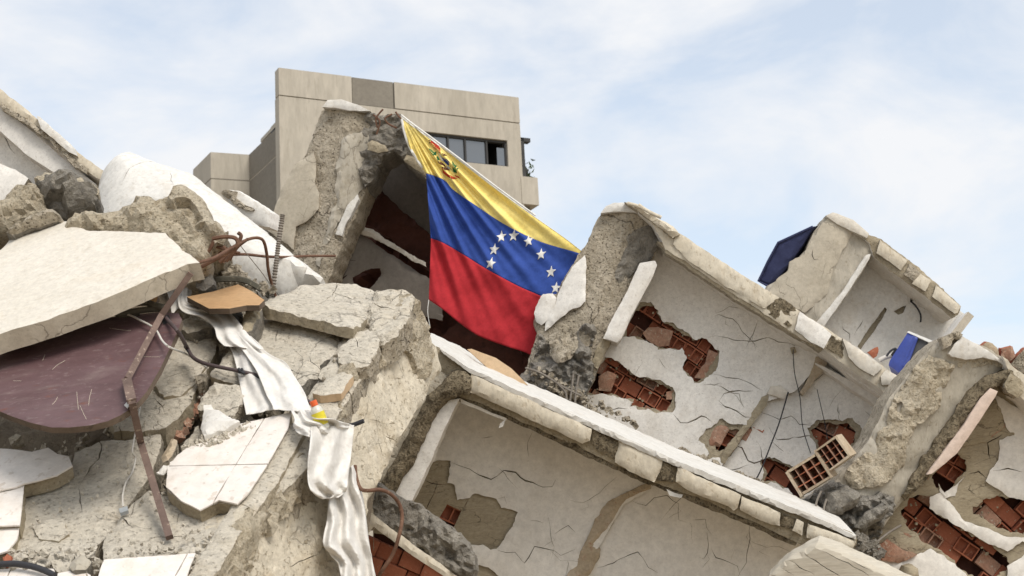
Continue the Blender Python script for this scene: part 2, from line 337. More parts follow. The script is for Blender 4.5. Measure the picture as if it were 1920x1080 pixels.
def catmull(P, k=8):
    P = [Vector(p) for p in P]; out = []
    for i in range(len(P)-1):
        p0, p1, p2, p3 = P[max(0, i-1)], P[i], P[i+1], P[min(len(P)-1, i+2)]
        for j in range(k):
            t = j/k; out.append(.5*((2*p1)+(p2-p0)*t+(2*p0-5*p1+4*p2-p3)*t*t+(3*p1-p0-3*p2+p3)*t**3))
    out.append(P[-1]); return out
def tube(name, pts, r, m, parent=None, n=8, k=6, ribs=0, wob=0, square=False, taper=None):
    C = catmull(pts, k) if k > 1 else [Vector(p) for p in pts]
    V, F = [], []; side = None
    for i, p in enumerate(C):
        t = (C[min(i+1, len(C)-1)]-C[max(i-1, 0)]).normalized()
        if side is None: side = t.cross(Vector((0, 0, 1)) if abs(t.z) < .9 else Vector((1, 0, 0))).normalized()
        side = (side-t*side.dot(t)).normalized(); up = t.cross(side)
        rr = r*(1+(ribs*(1 if i % 2 else -1)))*(1 if not taper else taper[min(len(taper)-1, int(i/len(C)*len(taper)))])
        w = noise.noise_vector(p*9)*wob
        for j in range(n):
            a = 2*math.pi*(j+.5)/n; V.append(p+w+side*math.cos(a)*rr+up*math.sin(a)*rr)
    for i in range(len(C)-1):
        for j in range(n): F.append((i*n+j, i*n+(j+1) % n, (i+1)*n+(j+1) % n, (i+1)*n+j))
    F.append(tuple(range(n))[::-1]); F.append(tuple((len(C)-1)*n+j for j in range(n)))
    return mesh_obj(name, V, F, m, parent, sharp=50)
def box_pts(fr, x0, x1, y0, y1, u0, u1):
    return [fr.w(x, y, u) for u in (u0, u1) for y in (y0, y1) for x in (x0, x1)]
BOXF = [(0, 1, 3, 2), (4, 6, 7, 5), (0, 4, 5, 1), (2, 3, 7, 6), (0, 2, 6, 4), (1, 5, 7, 3)]
def clip(poly, p, q):
    """the part of a pixel polygon left of p->q"""
    out = []; s = lambda a: (q[0]-p[0])*(a[1]-p[1])-(q[1]-p[1])*(a[0]-p[0])
    for i in range(len(poly)):
        a, b = poly[i], poly[(i+1) % len(poly)]; sa, sb = s(a), s(b)
        if sa <= 0: out.append(a)
        if sa*sb < 0: t = sa/(sa-sb); out.append((a[0]+(b[0]-a[0])*t, a[1]+(b[1]-a[1])*t))
    return out
# hollow clay bricks: unit meshes lying in x (length) / y (course height) / z (out of the wall)
def brick_mesh(kind, m):
    Wd, H, D = .25, .165, .11; me = bpy.data.meshes.new('brick'); V, F = [], []
    if kind == 'open':
        X = [0, .014, Wd/2-.007, Wd/2+.007, Wd-.014, Wd]; Y = [0, .016, H-.016, H]
        vid = {}
        def v(x, y, z):
            k = (round(x, 4), round(y, 4), round(z, 4))
            if k not in vid: vid[k] = len(V); V.append((x-Wd/2, y-H/2, z))
            return vid[k]
        for i in range(5):
            for j in range(3):
                x0, x1, y0, y1 = X[i], X[i+1], Y[j], Y[j+1]
                if j == 1 and i in (1, 3):
                    z = .035 if i == 1 else .02
                    q = [v(x0, y0, z), v(x1, y0, z), v(x1, y1, z), v(x0, y1, z)]; f = [v(x0, y0, D), v(x1, y0, D), v(x1, y1, D), v(x0, y1, D)]
                    F.append(tuple(q)); F.extend((f[k], f[(k+1) % 4], q[(k+1) % 4], q[k]) for k in range(4))
                else: F.append((v(x0, y0, D), v(x1, y0, D), v(x1, y1, D), v(x0, y1, D)))
        c = [v(0, 0, 0), v(Wd, 0, 0), v(Wd, H, 0), v(0, H, 0)]; f = [v(0, 0, D), v(Wd, 0, D), v(Wd, H, D), v(0, H, D)]
        F.append(tuple(c[::-1])); F.extend((c[k], c[(k+1) % 4], f[(k+1) % 4], f[k]) for k in range(4))
    else:
        h = D if kind == 'solid' else D*.45
        V = [(x, y, z) for z in (0, h) for y in (-H/2, H/2) for x in (-Wd/2, Wd/2)]; F = [(0, 2, 3, 1), (4, 5, 7, 6), (0, 1, 5, 4), (2, 6, 7, 3), (0, 4, 6, 2), (1, 3, 7, 5)]
    me.from_pydata(V, [], F); me.update(); me.materials.append(MATS[m])
    bm = bmesh.new(); bm.from_mesh(me); bmesh.ops.recalc_face_normals(bm, faces=bm.faces)
    if kind != 'open': bmesh.ops.bevel(bm, geom=[e for e in bm.edges], offset=.006, segments=1, affect='EDGES')
    bm.to_mesh(me); bm.free(); return me
BR = {k: brick_mesh(*k) for k in (('open', 'brick'), ('solid', 'brick'), ('solid', 'brick_dusty'), ('low', 'brick'), ('open', 'brick_dusty'))}
def bricks(fr, hole, u, parent, sd=1, rot=0, grow=.06, weights=(6, 2, .6, 4, 1)):
    """bricks of a wall, laid in courses, only where the broken plaster lets one see them"""
    rs = random.Random(sd); H = [fr.st(p[0], p[1], u) for p in hole]; A = np.array(H); lo, hi = A.min(0)-.2, A.max(0)+.2
    ca, sa = math.cos(rot), math.sin(rot); base = base_of(parent)
    mid = A.mean(0); span = max(hi-lo)
    kinds = list(BR)
    for j in range(-int(span/.18)-1, int(span/.18)+2):
        for i in range(-int(span/.26)-1, int(span/.26)+2):
            lx, ly = (i+(j % 2)*.5)*.262, j*.178
            x, y = mid[0]+lx*ca-ly*sa, mid[1]+lx*sa+ly*ca
            cor = [(x+dx*ca-dy*sa, y+dx*sa+dy*ca) for dx in (-.12, 0, .12) for dy in (-.08, 0, .08)]
            if not (pip(cor, H).any() or dist_loop([(x, y)], H)[0] < grow): continue
            if rs.random() < .13: continue
            k = rs.choices(kinds, weights)[0]
            o = bpy.data.objects.new('brick', BR[k]); COL.objects.link(o); o.parent = parent
            R = Matrix((fr.a, fr.b, fr.c)).transposed().to_4x4() @ Matrix.Rotation(rot+rs.gauss(0, .025), 4, 'Z') @ Matrix.Rotation(rs.gauss(0, .05), 4, 'X') @ Matrix.Rotation(rs.gauss(0, .05), 4, 'Y')
            o.matrix_local = Matrix.Translation(fr.w(x+rs.gauss(0, .006), y+rs.gauss(0, .006), u-.12+rs.gauss(0, .012))-base) @ R
def shrink(poly, k, sd=0):
    rs = random.Random(sd); cx = sum(p[0] for p in poly)/len(poly); cy = sum(p[1] for p in poly)/len(poly)
    return [(cx+(x-cx)*k*rs.uniform(.93, 1.03), cy+(y-cy)*k*rs.uniform(.93, 1.03)) for x, y in poly]
def reveal(name, fr, p0, p1, depth, m, parent, th=.06, jag=.006, u0=0):
    """the side of an opening: from the line p0-p1 on the face straight back into the wall"""
    A, B = fr.P(*p0, u0), fr.P(*p1, u0); C = A - fr.c*depth; f = F3(A, B, C)
    if f.c.dot(CAM-A) < 0: f.c = -f.c
    st = lambda q: ((q-f.o).dot(f.a), (q-f.o).dot(f.b))
    return plate(name, f, [st(A), st(B), st(B-fr.c*depth), st(C)], m, parent, th=th, jag=jag, disp=.003, res=.12, px=False, bev=.006)
# ================================================================== SETTING
gme = bpy.data.meshes.new('ground'); gme.from_pydata([(-900, -300, 0), (900, -300, 0), (900, 1800, 0), (-900, 1800, 0)], [], [(0, 1, 2, 3)]); gme.materials.append(MATS['ground'])
tag(link('ground', gme), None, None, kind='structure')
L = F3((0, 1080, 11.0), (800, 1080, 10.7), (650, 560, 14.4))          # slope of the rubble in the foreground
def mound():
    YT = L.st(600, 580)[1]
    RA, RB = L.st(383, 1080), L.st(770, 545)
    V, F = [], []; nx, ny = 120, 90
    for j in range(ny+1):
        for i in range(nx+1):
            x = -7.2+ (i/nx)*9.2; y = -4.2+(j/ny)*(4.0+YT)
            p = L.w(x, y, -.42+.10*fbm(Vector((x*1.6, y*1.6, 3)))+.05*fbm(Vector((x*6, y*6, 8))))
            k = (x-RA[0])*(RB[1]-RA[1])-(y-RA[1])*(RB[0]-RA[0]); k /= math.hypot(RB[0]-RA[0], RB[1]-RA[1])     # metres right of the beam's ridge
            if k > -.45: p -= L.c*(k+.45)*2.2
            p.z = max(p.z, -.05); V.append(p)
    for j in range(ny):
        for i in range(nx):
            a = j*(nx+1)+i; F.append((a, a+1, a+nx+2, a+nx+1))
    tag(mesh_obj('rubble_slope', V, F, 'earth', sharp=180), None, None, kind='structure')
mound()
bk = plate('rubble_bank', K(300, 540, 15.6, 12, 0, -25), [(-900, 440), (-500, 400), (-200, 430), (120, 440), (300, 480), (440, 500), (620, 548), (660, 640), (600, 700), (-200, 760), (-900, 800)], ['earth', 'earth'], u=0, th=.5, jag=.05, disp=.12, res=.12); bk['kind'] = 'structure'

# ================================================================== FAR APARTMENT BUILDING
def hz(px, py, z): return CAM + ray(px, py)*((z-CAM.z)/ray(px, py).z)
def far_building():
    A = at(522, 127, 62); H = A.z; B = hz(972, 183, H)
    ax = Vector((B.x-A.x, B.y-A.y, 0)); wid = ax.length; ax.normalize()
    nrm = Vector((ax.y, -ax.x, 0))
    if nrm.dot(CAM-A) < 0: nrm = -nrm
    f = Frame(Vector((A.x, A.y, 0)), ax, Vector((0, 0, 1)), nrm)
    t = thing('apartment_building', 'beige concrete apartment building with ribbon window behind the rubble', 'building', f.o)
    def box(name, x0, x1, z0, z1, u0, u1, m, par=t, bev=0): return mesh_obj(name, box_pts(f, x0, x1, z0, z1, u0, u1), BOXF, m, par, smooth=False)
    def xz(px, py): return f.st(px, py, 0)
    z1 = xz(519, 178)[1]; zt = H
    dk0, dk1 = xz(660, 160)[0], xz(738, 160)[0]
    wx0, wz0 = xz(800, 314)[0]-.6, xz(940, 311)[1]; wx1, wz1 = xz(953, 300)[0], xz(940, 262)[1]
    box('wall', 0, wid, 0, wz0, -.5, 0, 'far_wall'); box('rear_block', .8, wid-.4, 0, wz0-.4, -9, -.5, 'far_wall')
    box('wall', 0, wx0, wz0+.0, wz1, -.5, 0, 'far_wall'); box('wall', wx1, wid, wz0, wz1, -.5, 0, 'far_wall')
    box('wall', 0, wid, wz1, z1-.018, -.5, 0, 'far_wall')
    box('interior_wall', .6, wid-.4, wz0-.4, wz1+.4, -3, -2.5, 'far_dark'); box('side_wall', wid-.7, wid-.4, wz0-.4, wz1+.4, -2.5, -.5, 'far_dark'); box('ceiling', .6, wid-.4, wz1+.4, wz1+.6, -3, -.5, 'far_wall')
    for x0, x1, m in ((0, dk0-.02, 'far_wall'), (dk0+.02, dk1-.02, 'far_panel_shade'), (dk1+.02, wid, 'far_wall')):
        box('parapet_panel', x0, x1, z1+.018, zt, -.45, .02 if m == 'far_wall' else -.03, m)
    box('parapet_joint', .05, wid-.05, z1-.018, z1+.018, -.45, -.04, 'far_panel_shade')
    box('roof', .8, wid-.3, wz1+.65, wz1+.8, -5, -.5, 'far_wall')
    # ribbon window
    w = box('window_frame', wx0, wx1, wz1-.09, wz1, -.3, -.12, 'far_dark'); box('window_frame', wx0, wx1, wz0, wz0+.06, -.3, -.12, 'far_dark')
    xs = [wx0, xz(845, 285)[0], xz(877, 285)[0], xz(917, 285)[0], wx1]
    for i in range(4):
        box('mullion', xs[i+1]-.07, xs[i+1], wz0+.06, wz1-.09, -.3, -.12, 'far_dark')
        if i < 3: box('pane', xs[i], xs[i+1]-.07, wz0+.06, wz1-.09, -.24, -.2, 'window_glass')
    box('pane', xs[4]-.42, xs[4]-.07, wz0+.06, wz1-.3, -.2, -.17, 'window_glass')
    # side balcony to the right
    bx0, bx1 = wid-.1, xz(1008, 345)[0]; bz0, bz1 = xz(1010, 385)[1], xz(1010, 334)[1]
    box('balcony', bx0, bx1, bz0, bz1, -3.4, .03, 'far_wall'); box('balcony_floor', wid-.3, bx1-.25, bz0-.5, bz0, -3.2, -.3, 'far_panel_shade')
    box('downpipe', wid+.05, wid+.25, bz1, xz(985, 255)[1], -.5, -.2, 'far_dark')
    box('lamp_bracket', wid, wid+.55, xz(985, 262)[1], xz(985, 255)[1], -.5, -.2, 'far_dark')
    for k in range(7):
        x = wid+.2+.09*k; z = bz1+.15+.1*(k % 3)
        mesh_obj('railing_bar', box_pts(f, x, x+.05, bz1, z+.9-.12*k, -.4-.1*k, -.34-.1*k), BOXF, 'far_dark', t, smooth=False)
    rs = random.Random(4); V, F = [], []
    for k in range(50):
        c = Vector((wid+.45+rs.gauss(0, .2), bz1+.35+rs.gauss(0, .22), -.7+rs.gauss(0, .3))); 
        b = len(V)
        for d in ((0, 0), (.16, .05), (.1, .22)): V.append(f.w(c.x+d[0]*rs.uniform(-1, 1), c.y+d[1]*rs.uniform(-1, 1), c.z+rs.uniform(-.1, .1)))
        F.append((b, b+1, b+2))
    tag(mesh_obj('balcony_foliage', V, F, 'leaf', t, smooth=False), None, None, kind='stuff')
    # lower wing set back on the left
    D1 = f.P(523, 236, -.6); H2 = D1.z; D0 = hz(467, 290, H2); E0 = hz(395, 285, H2); E1 = hz(362, 318, H2)
    t2 = thing('building_wing', 'lower beige wing set back left of the apartment building', 'building', Vector((E0.x, E0.y, 0)))
    P = [D1, D0, E0, E1]; back = [E1+Vector((6, 9, 0)), D1+Vector((5, 9, 0))]; ring = P+back
    n = len(ring); zj = H2-1.15
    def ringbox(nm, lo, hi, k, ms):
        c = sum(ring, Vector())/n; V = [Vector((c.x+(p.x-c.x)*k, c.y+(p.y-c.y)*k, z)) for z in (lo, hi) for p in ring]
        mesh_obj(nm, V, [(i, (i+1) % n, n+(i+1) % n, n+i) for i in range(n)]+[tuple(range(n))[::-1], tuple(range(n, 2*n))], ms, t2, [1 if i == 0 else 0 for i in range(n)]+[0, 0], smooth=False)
    ringbox('lower_wall', 0, zj, 1, ['far_wall', 'far_panel_shade']); ringbox('parapet', zj+.05, H2, 1, ['far_wall', 'far_panel_shade']); ringbox('joint', zj, zj+.05, .995, ['far_panel_shade', 'far_wall'])  # first side face: its shade is painted in with the dark panel colour
far_building()

# ================================================================== TILTED STOREYS OF THE COLLAPSED BUILDING
R0 = K(650, 330, 20.2, 33, 8, -4); R1 = K(870, 700, 15.9, 24.5, 5, 1.2); R2 = K(1240, 440, 19.4, 32, 6, -5)
R3 = K(1640, 460, 23.0, 37, 6, -6); R4 = K(1720, 800, 17.2, 39, 6, -3); RE = K(100, 270, 17.6, 39, 10, -12)

# ---- upper left storey
t = thing('collapsed_storey', 'broken end of a sloping white storey at the upper left edge', 'building part', RE.w(0, -2, -1))
plate('roof_slab', RE, [(-560, -270), (-300, -75), (-120, 70), (0, 166), (24, 184), (62, 215), (100, 246), (140, 280), (165, 300), (192, 318), (190, 336), (170, 326), (150, 312), (120, 284), (75, 240), (40, 216), (0, 196), (-120, 110), (-300, -30), (-560, -225)], ['fascia', 'plaster'], t, th=1.6, jag=.012, disp=.02, res=.06)
plate('edge_block', RE, [(68, 216), (74, 218), (140, 277), (145, 292), (128, 284), (76, 240)], ['plaster_white', 'fascia'], t, u=.06, th=.1, jag=.006, disp=.004, res=.06)
plate('broken_lip', RE, [(0, 190), (60, 228), (110, 270), (150, 308), (165, 314), (160, 325), (135, 312), (125, 295), (85, 258), (40, 225), (0, 204)], ['tan', 'tan'], t, u=.03, th=.1, jag=.02, disp=.03, res=.05)
plate('soffit_beam', RE, [(-560, -225), (-120, 130), (0, 200), (60, 245), (120, 298), (180, 345), (160, 352), (100, 322), (50, 290), (0, 245), (-120, 180), (-560, -170)], ['plaster', 'plaster'], t, u=-.1, th=.3, jag=.004, disp=.004)
plate('wall', RE, [(-560, -190), (-120, 150), (0, 225), (180, 350), (170, 440), (-120, 470), (-560, 500)], ['plaster', 'plaster_fine'], t, u=-.35, th=.15, jag=.01, disp=.006, cracks=[(2.0, (3, 250), (12, 262), (20, 278), (28, 288))])
plate('wall_core', RE, [(-540, -170), (-120, 160), (0, 232), (170, 352), (160, 430), (-540, 480)], ['brick_shade', 'brick_shade'], t, u=-.52, th=.1, jag=.01, disp=.02, res=.25)
plate('fallen_panel', RE, [(-60, 270), (0, 306), (28, 318), (52, 334), (44, 350), (18, 372), (-60, 400)], ['plaster', 'tan'], t, u=-.15, th=.2, jag=.012, disp=.01)

# ---- storey with the flag
t0 = thing('collapsed_storey', 'tilted storey with grey broken haunch that the flag hangs from', 'building part', R0.w(0, -3, -1))
C0 = [(600, 203), (614, 190), (640, 190), (692, 208), (700, 222), (703, 250), (694, 300), (684, 345), (668, 384), (652, 430), (630, 480), (612, 530), (560, 520), (480, 440), (492, 428), (505, 395), (530, 350), (553, 308), (573, 276), (585, 240)]
col0 = plate('column', R0, C0, ['tan', 'tan'], t0, th=.75, jag=.02, disp=.03, dsc=3.5, res=.06, bev=.02, fold=[((610, 500), (660, 215), .25, .45)])
plate('top_cap', R0, [(604, 200), (614, 187), (640, 186), (668, 195), (694, 208), (660, 207), (630, 202)], ['plaster_white', 'plaster_white'], t0, u=.05, th=.75, jag=.006, disp=.006, res=.06)
plate('plaster_patch', R0, [(547, 303), (585, 281), (590, 300), (588, 340), (597, 362), (594, 390), (574, 411), (550, 421), (546, 464), (493, 427), (520, 352)], ['plaster_beige', 'tan'], t0, u=.075, th=.1, jag=.012, disp=.005, res=.06, fold=[((610, 500), (660, 215), .25, .45)])
plate('grey_core', R0, [(640, 262), (650, 250), (690, 238), (700, 255), (690, 300), (676, 350), (660, 370), (640, 400), (615, 450), (600, 500), (590, 490), (612, 430), (628, 370), (630, 310)], ['smooth', 'grey'], t0, u=.035, th=.12, jag=.03, disp=.03, res=.05, fold=[((610, 500), (660, 215), .25, .45)])
plate('haunch', R0, [(690, 208), (712, 214), (752, 213), (768, 236), (782, 268), (798, 305), (800, 332), (778, 318), (756, 301), (750, 288), (736, 282), (716, 295), (697, 330), (685, 348), (668, 320), (670, 250)], ['grey', 'dark_grey'], t0, u=-.05, th=.8, jag=.025, disp=.07, dsc=6, res=.04, bev=.03, facet=(.07, 5), sharp=24)
plate('broken_flake', R0, [(688, 268), (700, 262), (722, 272), (728, 282), (708, 286), (690, 280)], ['mortar', 'grey'], t0, u=.08, th=.06, jag=.012, disp=.02, res=.04)
plate('plaster_corner', R0, [(762, 290), (795, 300), (799, 330), (780, 318), (757, 300)], ['mortar', 'tan'], t0, u=.05, th=.12, jag=.008, disp=.01, res=.05)
for q in ([(718, 205), (705, 222), (708, 240)], [(735, 214), (722, 222), (728, 232), (744, 240)], [(700, 215), (712, 228), (706, 252)], [(742, 210), (752, 222), (770, 228)]):
    tube('reinforcing_bar', [R0.P(x, y, .09+.03*(i % 2)) for i, (x, y) in enumerate(q)], .012, 'rust', t0, n=6)
plate('plaster_edge', R0, [(670, 364), (672, 372), (660, 398), (650, 416), (640, 442), (628, 438), (640, 408), (650, 385)], ['plaster_white', 'plaster_white'], t0, u=.0, th=.4, jag=.01, disp=.006, res=.05)
w0 = plate('wall', R0, [(690, 300), (700, 260), (820, 300), (900, 520), (830, 480), (690, 345)], ['plaster_shade', 'plaster_shade'], t0, u=-1.5, th=.15, jag=.004, disp=.004)
plate('broken_ceiling', R0, [(650, 345), (688, 338), (730, 372), (815, 448), (830, 530), (800, 505), (700, 425), (655, 413), (640, 420)], ['brick_shade', 'brick_shade'], t0, u=-1.25, th=.2, jag=.03, disp=.05)
plate('plaster_strip', R0, [(640, 405), (668, 414), (690, 426), (724, 448), (760, 472), (798, 492), (799, 500), (770, 486), (735, 464), (700, 446), (648, 428)], ['plaster_warm', 'tan'], t0, u=-.85, th=.08, jag=.02, disp=.01, res=.05)
wl = plate('lower_wall', R0, [(590, 470), (645, 425), (680, 440), (720, 468), (770, 500), (830, 540), (830, 600), (780, 590), (600, 560)], ['plaster_shade', 'brick_shade'], t0, u=-.95, th=.06, jag=.02, disp=.008, res=.06,
           holes=[[(660, 520), (690, 505), (712, 503), (715, 515), (700, 535), (690, 545), (665, 535)]], cracks=[(3, (615, 508), (640, 500), (655, 490), (668, 487)), (3, (612, 522), (635, 528), (650, 515)), (2, (655, 490), (650, 505), (640, 525))])
plate('void_shade', R0, [(600, 420), (820, 420), (1030, 520), (1060, 600), (1100, 760), (800, 760), (600, 620)], ['brick_shade', 'brick_shade'], t0, u=-1.9, th=.2, jag=.02, disp=.12, res=.12)  # dark sheet standing in for the unlit void below the flag
plate('roof_slab', R0, [(700, 212), (752, 222), (812, 268), (860, 304), (925, 354), (1000, 409), (1060, 452), (1110, 492), (1098, 520), (1040, 480), (960, 420), (880, 360), (800, 300)], ['plaster_beige', 'plaster_shade'], t0, u=-.25, th=2.2, jag=.004, disp=.006)
plate('fallen_wall', R0, [(815, 640), (870, 590), (930, 620), (1010, 690), (1000, 740), (880, 700)], ['brick_shade', 'earth'], t0, u=-1.3, th=.15, jag=.03, disp=.05)  # the void's darkness is put into this piece's colour

# ---- storey behind the flag's free end (white walls, brick holes)
t2 = thing('collapsed_storey', 'tilted white storey with jagged holes baring red hollow bricks, right of the flag', 'building part', R2.w(0, -3, -1))
C2 = [(1122, 404), (1138, 392), (1190, 395), (1240, 420), (1240, 445), (1232, 470), (1210, 498), (1190, 525), (1165, 590), (1138, 640), (1120, 690), (1100, 740), (1090, 800), (960, 740), (972, 706), (985, 690), (998, 652), (1008, 622), (1002, 610), (1004, 580), (1022, 558), (1046, 545), (1063, 510), (1086, 474), (1104, 450), (1112, 422)]
plate('column', R2, C2, ['tan', 'tan'], t2, th=.7, jag=.02, disp=.03, dsc=3, res=.055, bev=.02, fold=[((1060, 720), (1185, 400), .2, .5)])
fo = [((1060, 720), (1185, 400), .2, .5)]
plate('top_cap', R2, [(1126, 399), (1136, 386), (1152, 380), (1168, 379), (1190, 386), (1216, 402), (1190, 398), (1160, 396)], ['plaster_white', 'plaster_white'], t2, u=.05, th=.6, jag=.006, disp=.006, res=.05)
plate('plaster_patch', R2, [(1098, 476), (1099, 500), (1098, 545), (1098, 566), (1088, 574), (1070, 580), (1050, 595), (1035, 608), (1021, 618), (1022, 598), (1042, 560), (1046, 548), (1062, 515), (1080, 490)], ['plaster', 'tan'], t2, u=.055, th=.1, jag=.012, disp=.005, res=.05, fold=fo)
plate('plaster_patch', R2, [(1018, 549), (1036, 547), (1043, 556), (1040, 572), (1024, 600), (1014, 607), (1004, 600), (1001, 585), (1010, 562)], ['plaster', 'tan'], t2, u=.055, th=.1, jag=.012, disp=.005, res=.05, fold=fo)
plate('grey_core', R2, [(1190, 432), (1218, 416), (1238, 424), (1236, 448), (1225, 478), (1200, 495), (1180, 520), (1160, 540), (1150, 520), (1165, 480), (1172, 452)], ['grey', 'grey'], t2, u=.0, th=.12, jag=.02, disp=.05, res=.045, facet=(.03, 3), fold=[((1060, 720), (1185, 400), 0, .35)])
plate('broken_core', R2, [(972, 706), (990, 690), (1008, 655), (1012, 625), (1025, 640), (1060, 640), (1110, 600), (1118, 618), (1110, 650), (1120, 690), (1108, 715), (1100, 735), (1090, 800), (960, 740)], ['dark_grey', 'dark_grey'], t2, u=.06, th=.2, jag=.03, disp=.12, dsc=6, res=.04, bev=.04, facet=(.09, 6), fold=fo, sharp=20)
plate('sandy_patch', R2, [(1030, 640), (1060, 632), (1080, 620), (1085, 650), (1070, 672), (1045, 680), (1030, 665)], ['tan', 'grey'], t2, u=.12, th=.1, jag=.02, disp=.06, res=.05, fold=fo)
for q in ([(985, 690), (1015, 700), (1055, 725), (1090, 742)], [(1075, 700), (1072, 730), (1068, 756)], [(1085, 705), (1080, 735), (1078, 758)], [(1040, 715), (1060, 735), (1062, 755)]):
    tube('reinforcing_bar', [R2.P(x, y, .2) for x, y in q], .013, 'steel', t2, n=6)
plate('mortar_strip', R2, [(1205, 490), (1196, 500), (1182, 535), (1160, 580), (1120, 650), (1108, 680), (1120, 690), (1140, 650), (1166, 600), (1205, 515)], ['mortar', 'tan'], t2, u=.0, th=.3, jag=.02, disp=.03, res=.05, fold=[((1060, 720), (1185, 400), 0, .3)])
plate('plaster_edge', R2, [(1200, 493), (1228, 488), (1232, 496), (1226, 515), (1190, 580), (1165, 635), (1157, 642), (1131, 634), (1140, 612), (1176, 545)], ['plaster', 'plaster_white'], t2, u=.03, th=.55, jag=.006, disp=.006, res=.05, bev=.02)
# slab over it
S2 = [(1176, 380), (1192, 382), (1216, 400), (1252, 427), (1330, 479), (1440, 546), (1560, 621), (1640, 676), (1700, 716), (1672, 744), (1640, 722), (1590, 690), (1545, 654), (1500, 632), (1462, 607), (1400, 566), (1340, 528), (1290, 492), (1248, 466), (1236, 440), (1222, 418)]
sl2 = plate('roof_slab', R2, S2, ['fascia', 'plaster_fine'], t2, u=.12, th=1.3, jag=.012, disp=.015, res=.055)
for poly, m, u_ in (
    ([(1268, 432), (1330, 474), (1400, 520), (1446, 548), (1452, 565), (1432, 578), (1360, 535), (1290, 488), (1262, 458)], 'fascia', .15),
    ([(1450, 552), (1468, 560), (1500, 582), (1494, 602), (1478, 612), (1450, 594), (1436, 584)], 'aggregate', .13),
    ([(1500, 584), (1545, 612), (1560, 626), (1546, 653), (1520, 640), (1490, 618)], 'plaster', .16),
    ([(1556, 626), (1580, 640), (1594, 664), (1580, 672), (1560, 660), (1548, 652)], 'aggregate', .14),
    ([(1580, 634), (1640, 674), (1655, 690), (1640, 705), (1612, 692), (1594, 672)], 'plaster_warm', .18),
    ([(1662, 692), (1700, 716), (1682, 730), (1672, 722), (1655, 722), (1652, 706)], 'plaster_warm', .18)):
    plate('fascia_block', R2, poly, [m, 'tan'], sl2, u=u_, th=.12, jag=.012, disp=.03 if m == 'aggregate' else .006, res=.05)
plate('broken_lip', R2, [(1232, 452), (1262, 462), (1330, 512), (1400, 558), (1470, 604), (1545, 650), (1540, 660), (1460, 612), (1380, 562), (1300, 508), (1250, 474)], ['mortar', 'tan'], t2, u=.09, th=.2, jag=.012, disp=.02, res=.05)
plate('roof_edge_roll', R2, [(1172, 378), (1200, 384), (1222, 402), (1262, 425), (1275, 440), (1262, 446), (1235, 425), (1205, 402)], ['fascia', 'tan'], t2, u=.2, th=.2, jag=.01, disp=.02, res=.05, dome=.04, dome_r=.06)
for q in ([(1176, 381), (1200, 388), (1225, 402)], [(1197, 384), (1215, 396), (1240, 408)]):
    tube('broken_pipe', [R2.P(x, y, .26) for x, y in q], .022, 'fascia', t2, n=8)
# walls of that storey
HA = [(1200, 567), (1220, 567), (1235, 587), (1240, 600), (1260, 607), (1275, 620), (1292, 627), (1300, 637), (1327, 634), (1342, 650), (1351, 660), (1347, 680), (1337, 700), (1320, 715), (1302, 717), (1295, 705), (1282, 692), (1285, 667), (1277, 655), (1255, 657), (1235, 652), (1207, 640), (1192, 632), (1160, 634), (1170, 605), (1186, 580)]
HB = [(1135, 670), (1155, 672), (1170, 687), (1185, 702), (1207, 705), (1230, 712), (1260, 725), (1267, 737), (1266, 760), (1260, 774), (1232, 772), (1185, 766), (1187, 752), (1170, 747), (1142, 737), (1122, 740), (1092, 735), (1105, 700), (1120, 680)]
HC = [(1330, 800), (1355, 787), (1378, 795), (1400, 795), (1410, 800), (1392, 825), (1365, 855), (1345, 862), (1330, 858), (1325, 840), (1310, 825)]
U2 = -.6
oa = [(1200, 445), (1250, 450), (1400, 545), (1560, 655), (1535, 685), (1490, 735), (1440, 752), (1385, 826), (1350, 880), (1325, 930), (1060, 810), (1090, 690), (1130, 620)]
wa = plate('wall', R2, oa, ['brick_shade', 'brick_shade'], t2, u=U2-.24, th=.1, jag=.01, disp=.02, res=.15)
plate('plaster', R2, oa, ['plaster', 'mortar'], wa, u=U2, th=.025, jag=.01, disp=.006, res=.07, holes=[HA, HB, HC], hjag=.034, bev=.006, cracks=[
    (2.2, (1330, 632), (1365, 633), (1405, 642), (1440, 634), (1460, 642), (1490, 645), (1520, 635)), (1.6, (1343, 588), (1368, 575), (1392, 577), (1410, 572)),
    (2.2, (1335, 700), (1362, 708), (1385, 708), (1408, 720), (1432, 732)), (1.6, (1320, 722), (1350, 720)), (2.5, (1348, 752), (1358, 738), (1385, 732), (1415, 733)),
    (2.5, (1348, 752), (1362, 762), (1380, 772), (1395, 780), (1410, 785)), (3.5, (1262, 776), (1275, 790), (1290, 793), (1315, 780), (1332, 790)), (1.5, (1120, 770), (1180, 765)), (1.5, (1230, 605), (1260, 612))] + hair(1300, 560, 1460, 620, 3, 3) + hair(1180, 660, 1270, 700, 2, 4) + hair(1290, 720, 1380, 770, 2, 5))
plate('mortar_layer', R2, oa, ['mortar', 'mortar'], wa, u=U2-.027, th=.03, jag=.01, disp=.006, res=.08, holes=[shrink(HA, .93, 3), shrink(HB, .94, 5), shrink(HC, .6, 6)], hjag=.03)
for i, h in enumerate((HA, HB, HC)): bricks(R2, h, U2-.1, wa, 11+i, rot=-.03+.05*i)
for poly in ([(1205, 625), (1215, 615), (1235, 612), (1262, 620), (1255, 648), (1235, 650), (1212, 636)], [(1330, 655), (1349, 662), (1336, 700), (1318, 712), (1302, 708), (1322, 680)], [(1122, 705), (1140, 695), (1158, 702), (1145, 735), (1122, 732)], [(1250, 735), (1264, 730), (1266, 748), (1250, 750)], [(1330, 805), (1356, 790), (1372, 800), (1350, 838), (1332, 835)]):
    plate('broken_brick', R2, poly, ['brick_dusty', 'brick'], wa, u=U2-.03, th=.08, jag=.012, disp=.03, res=.05)
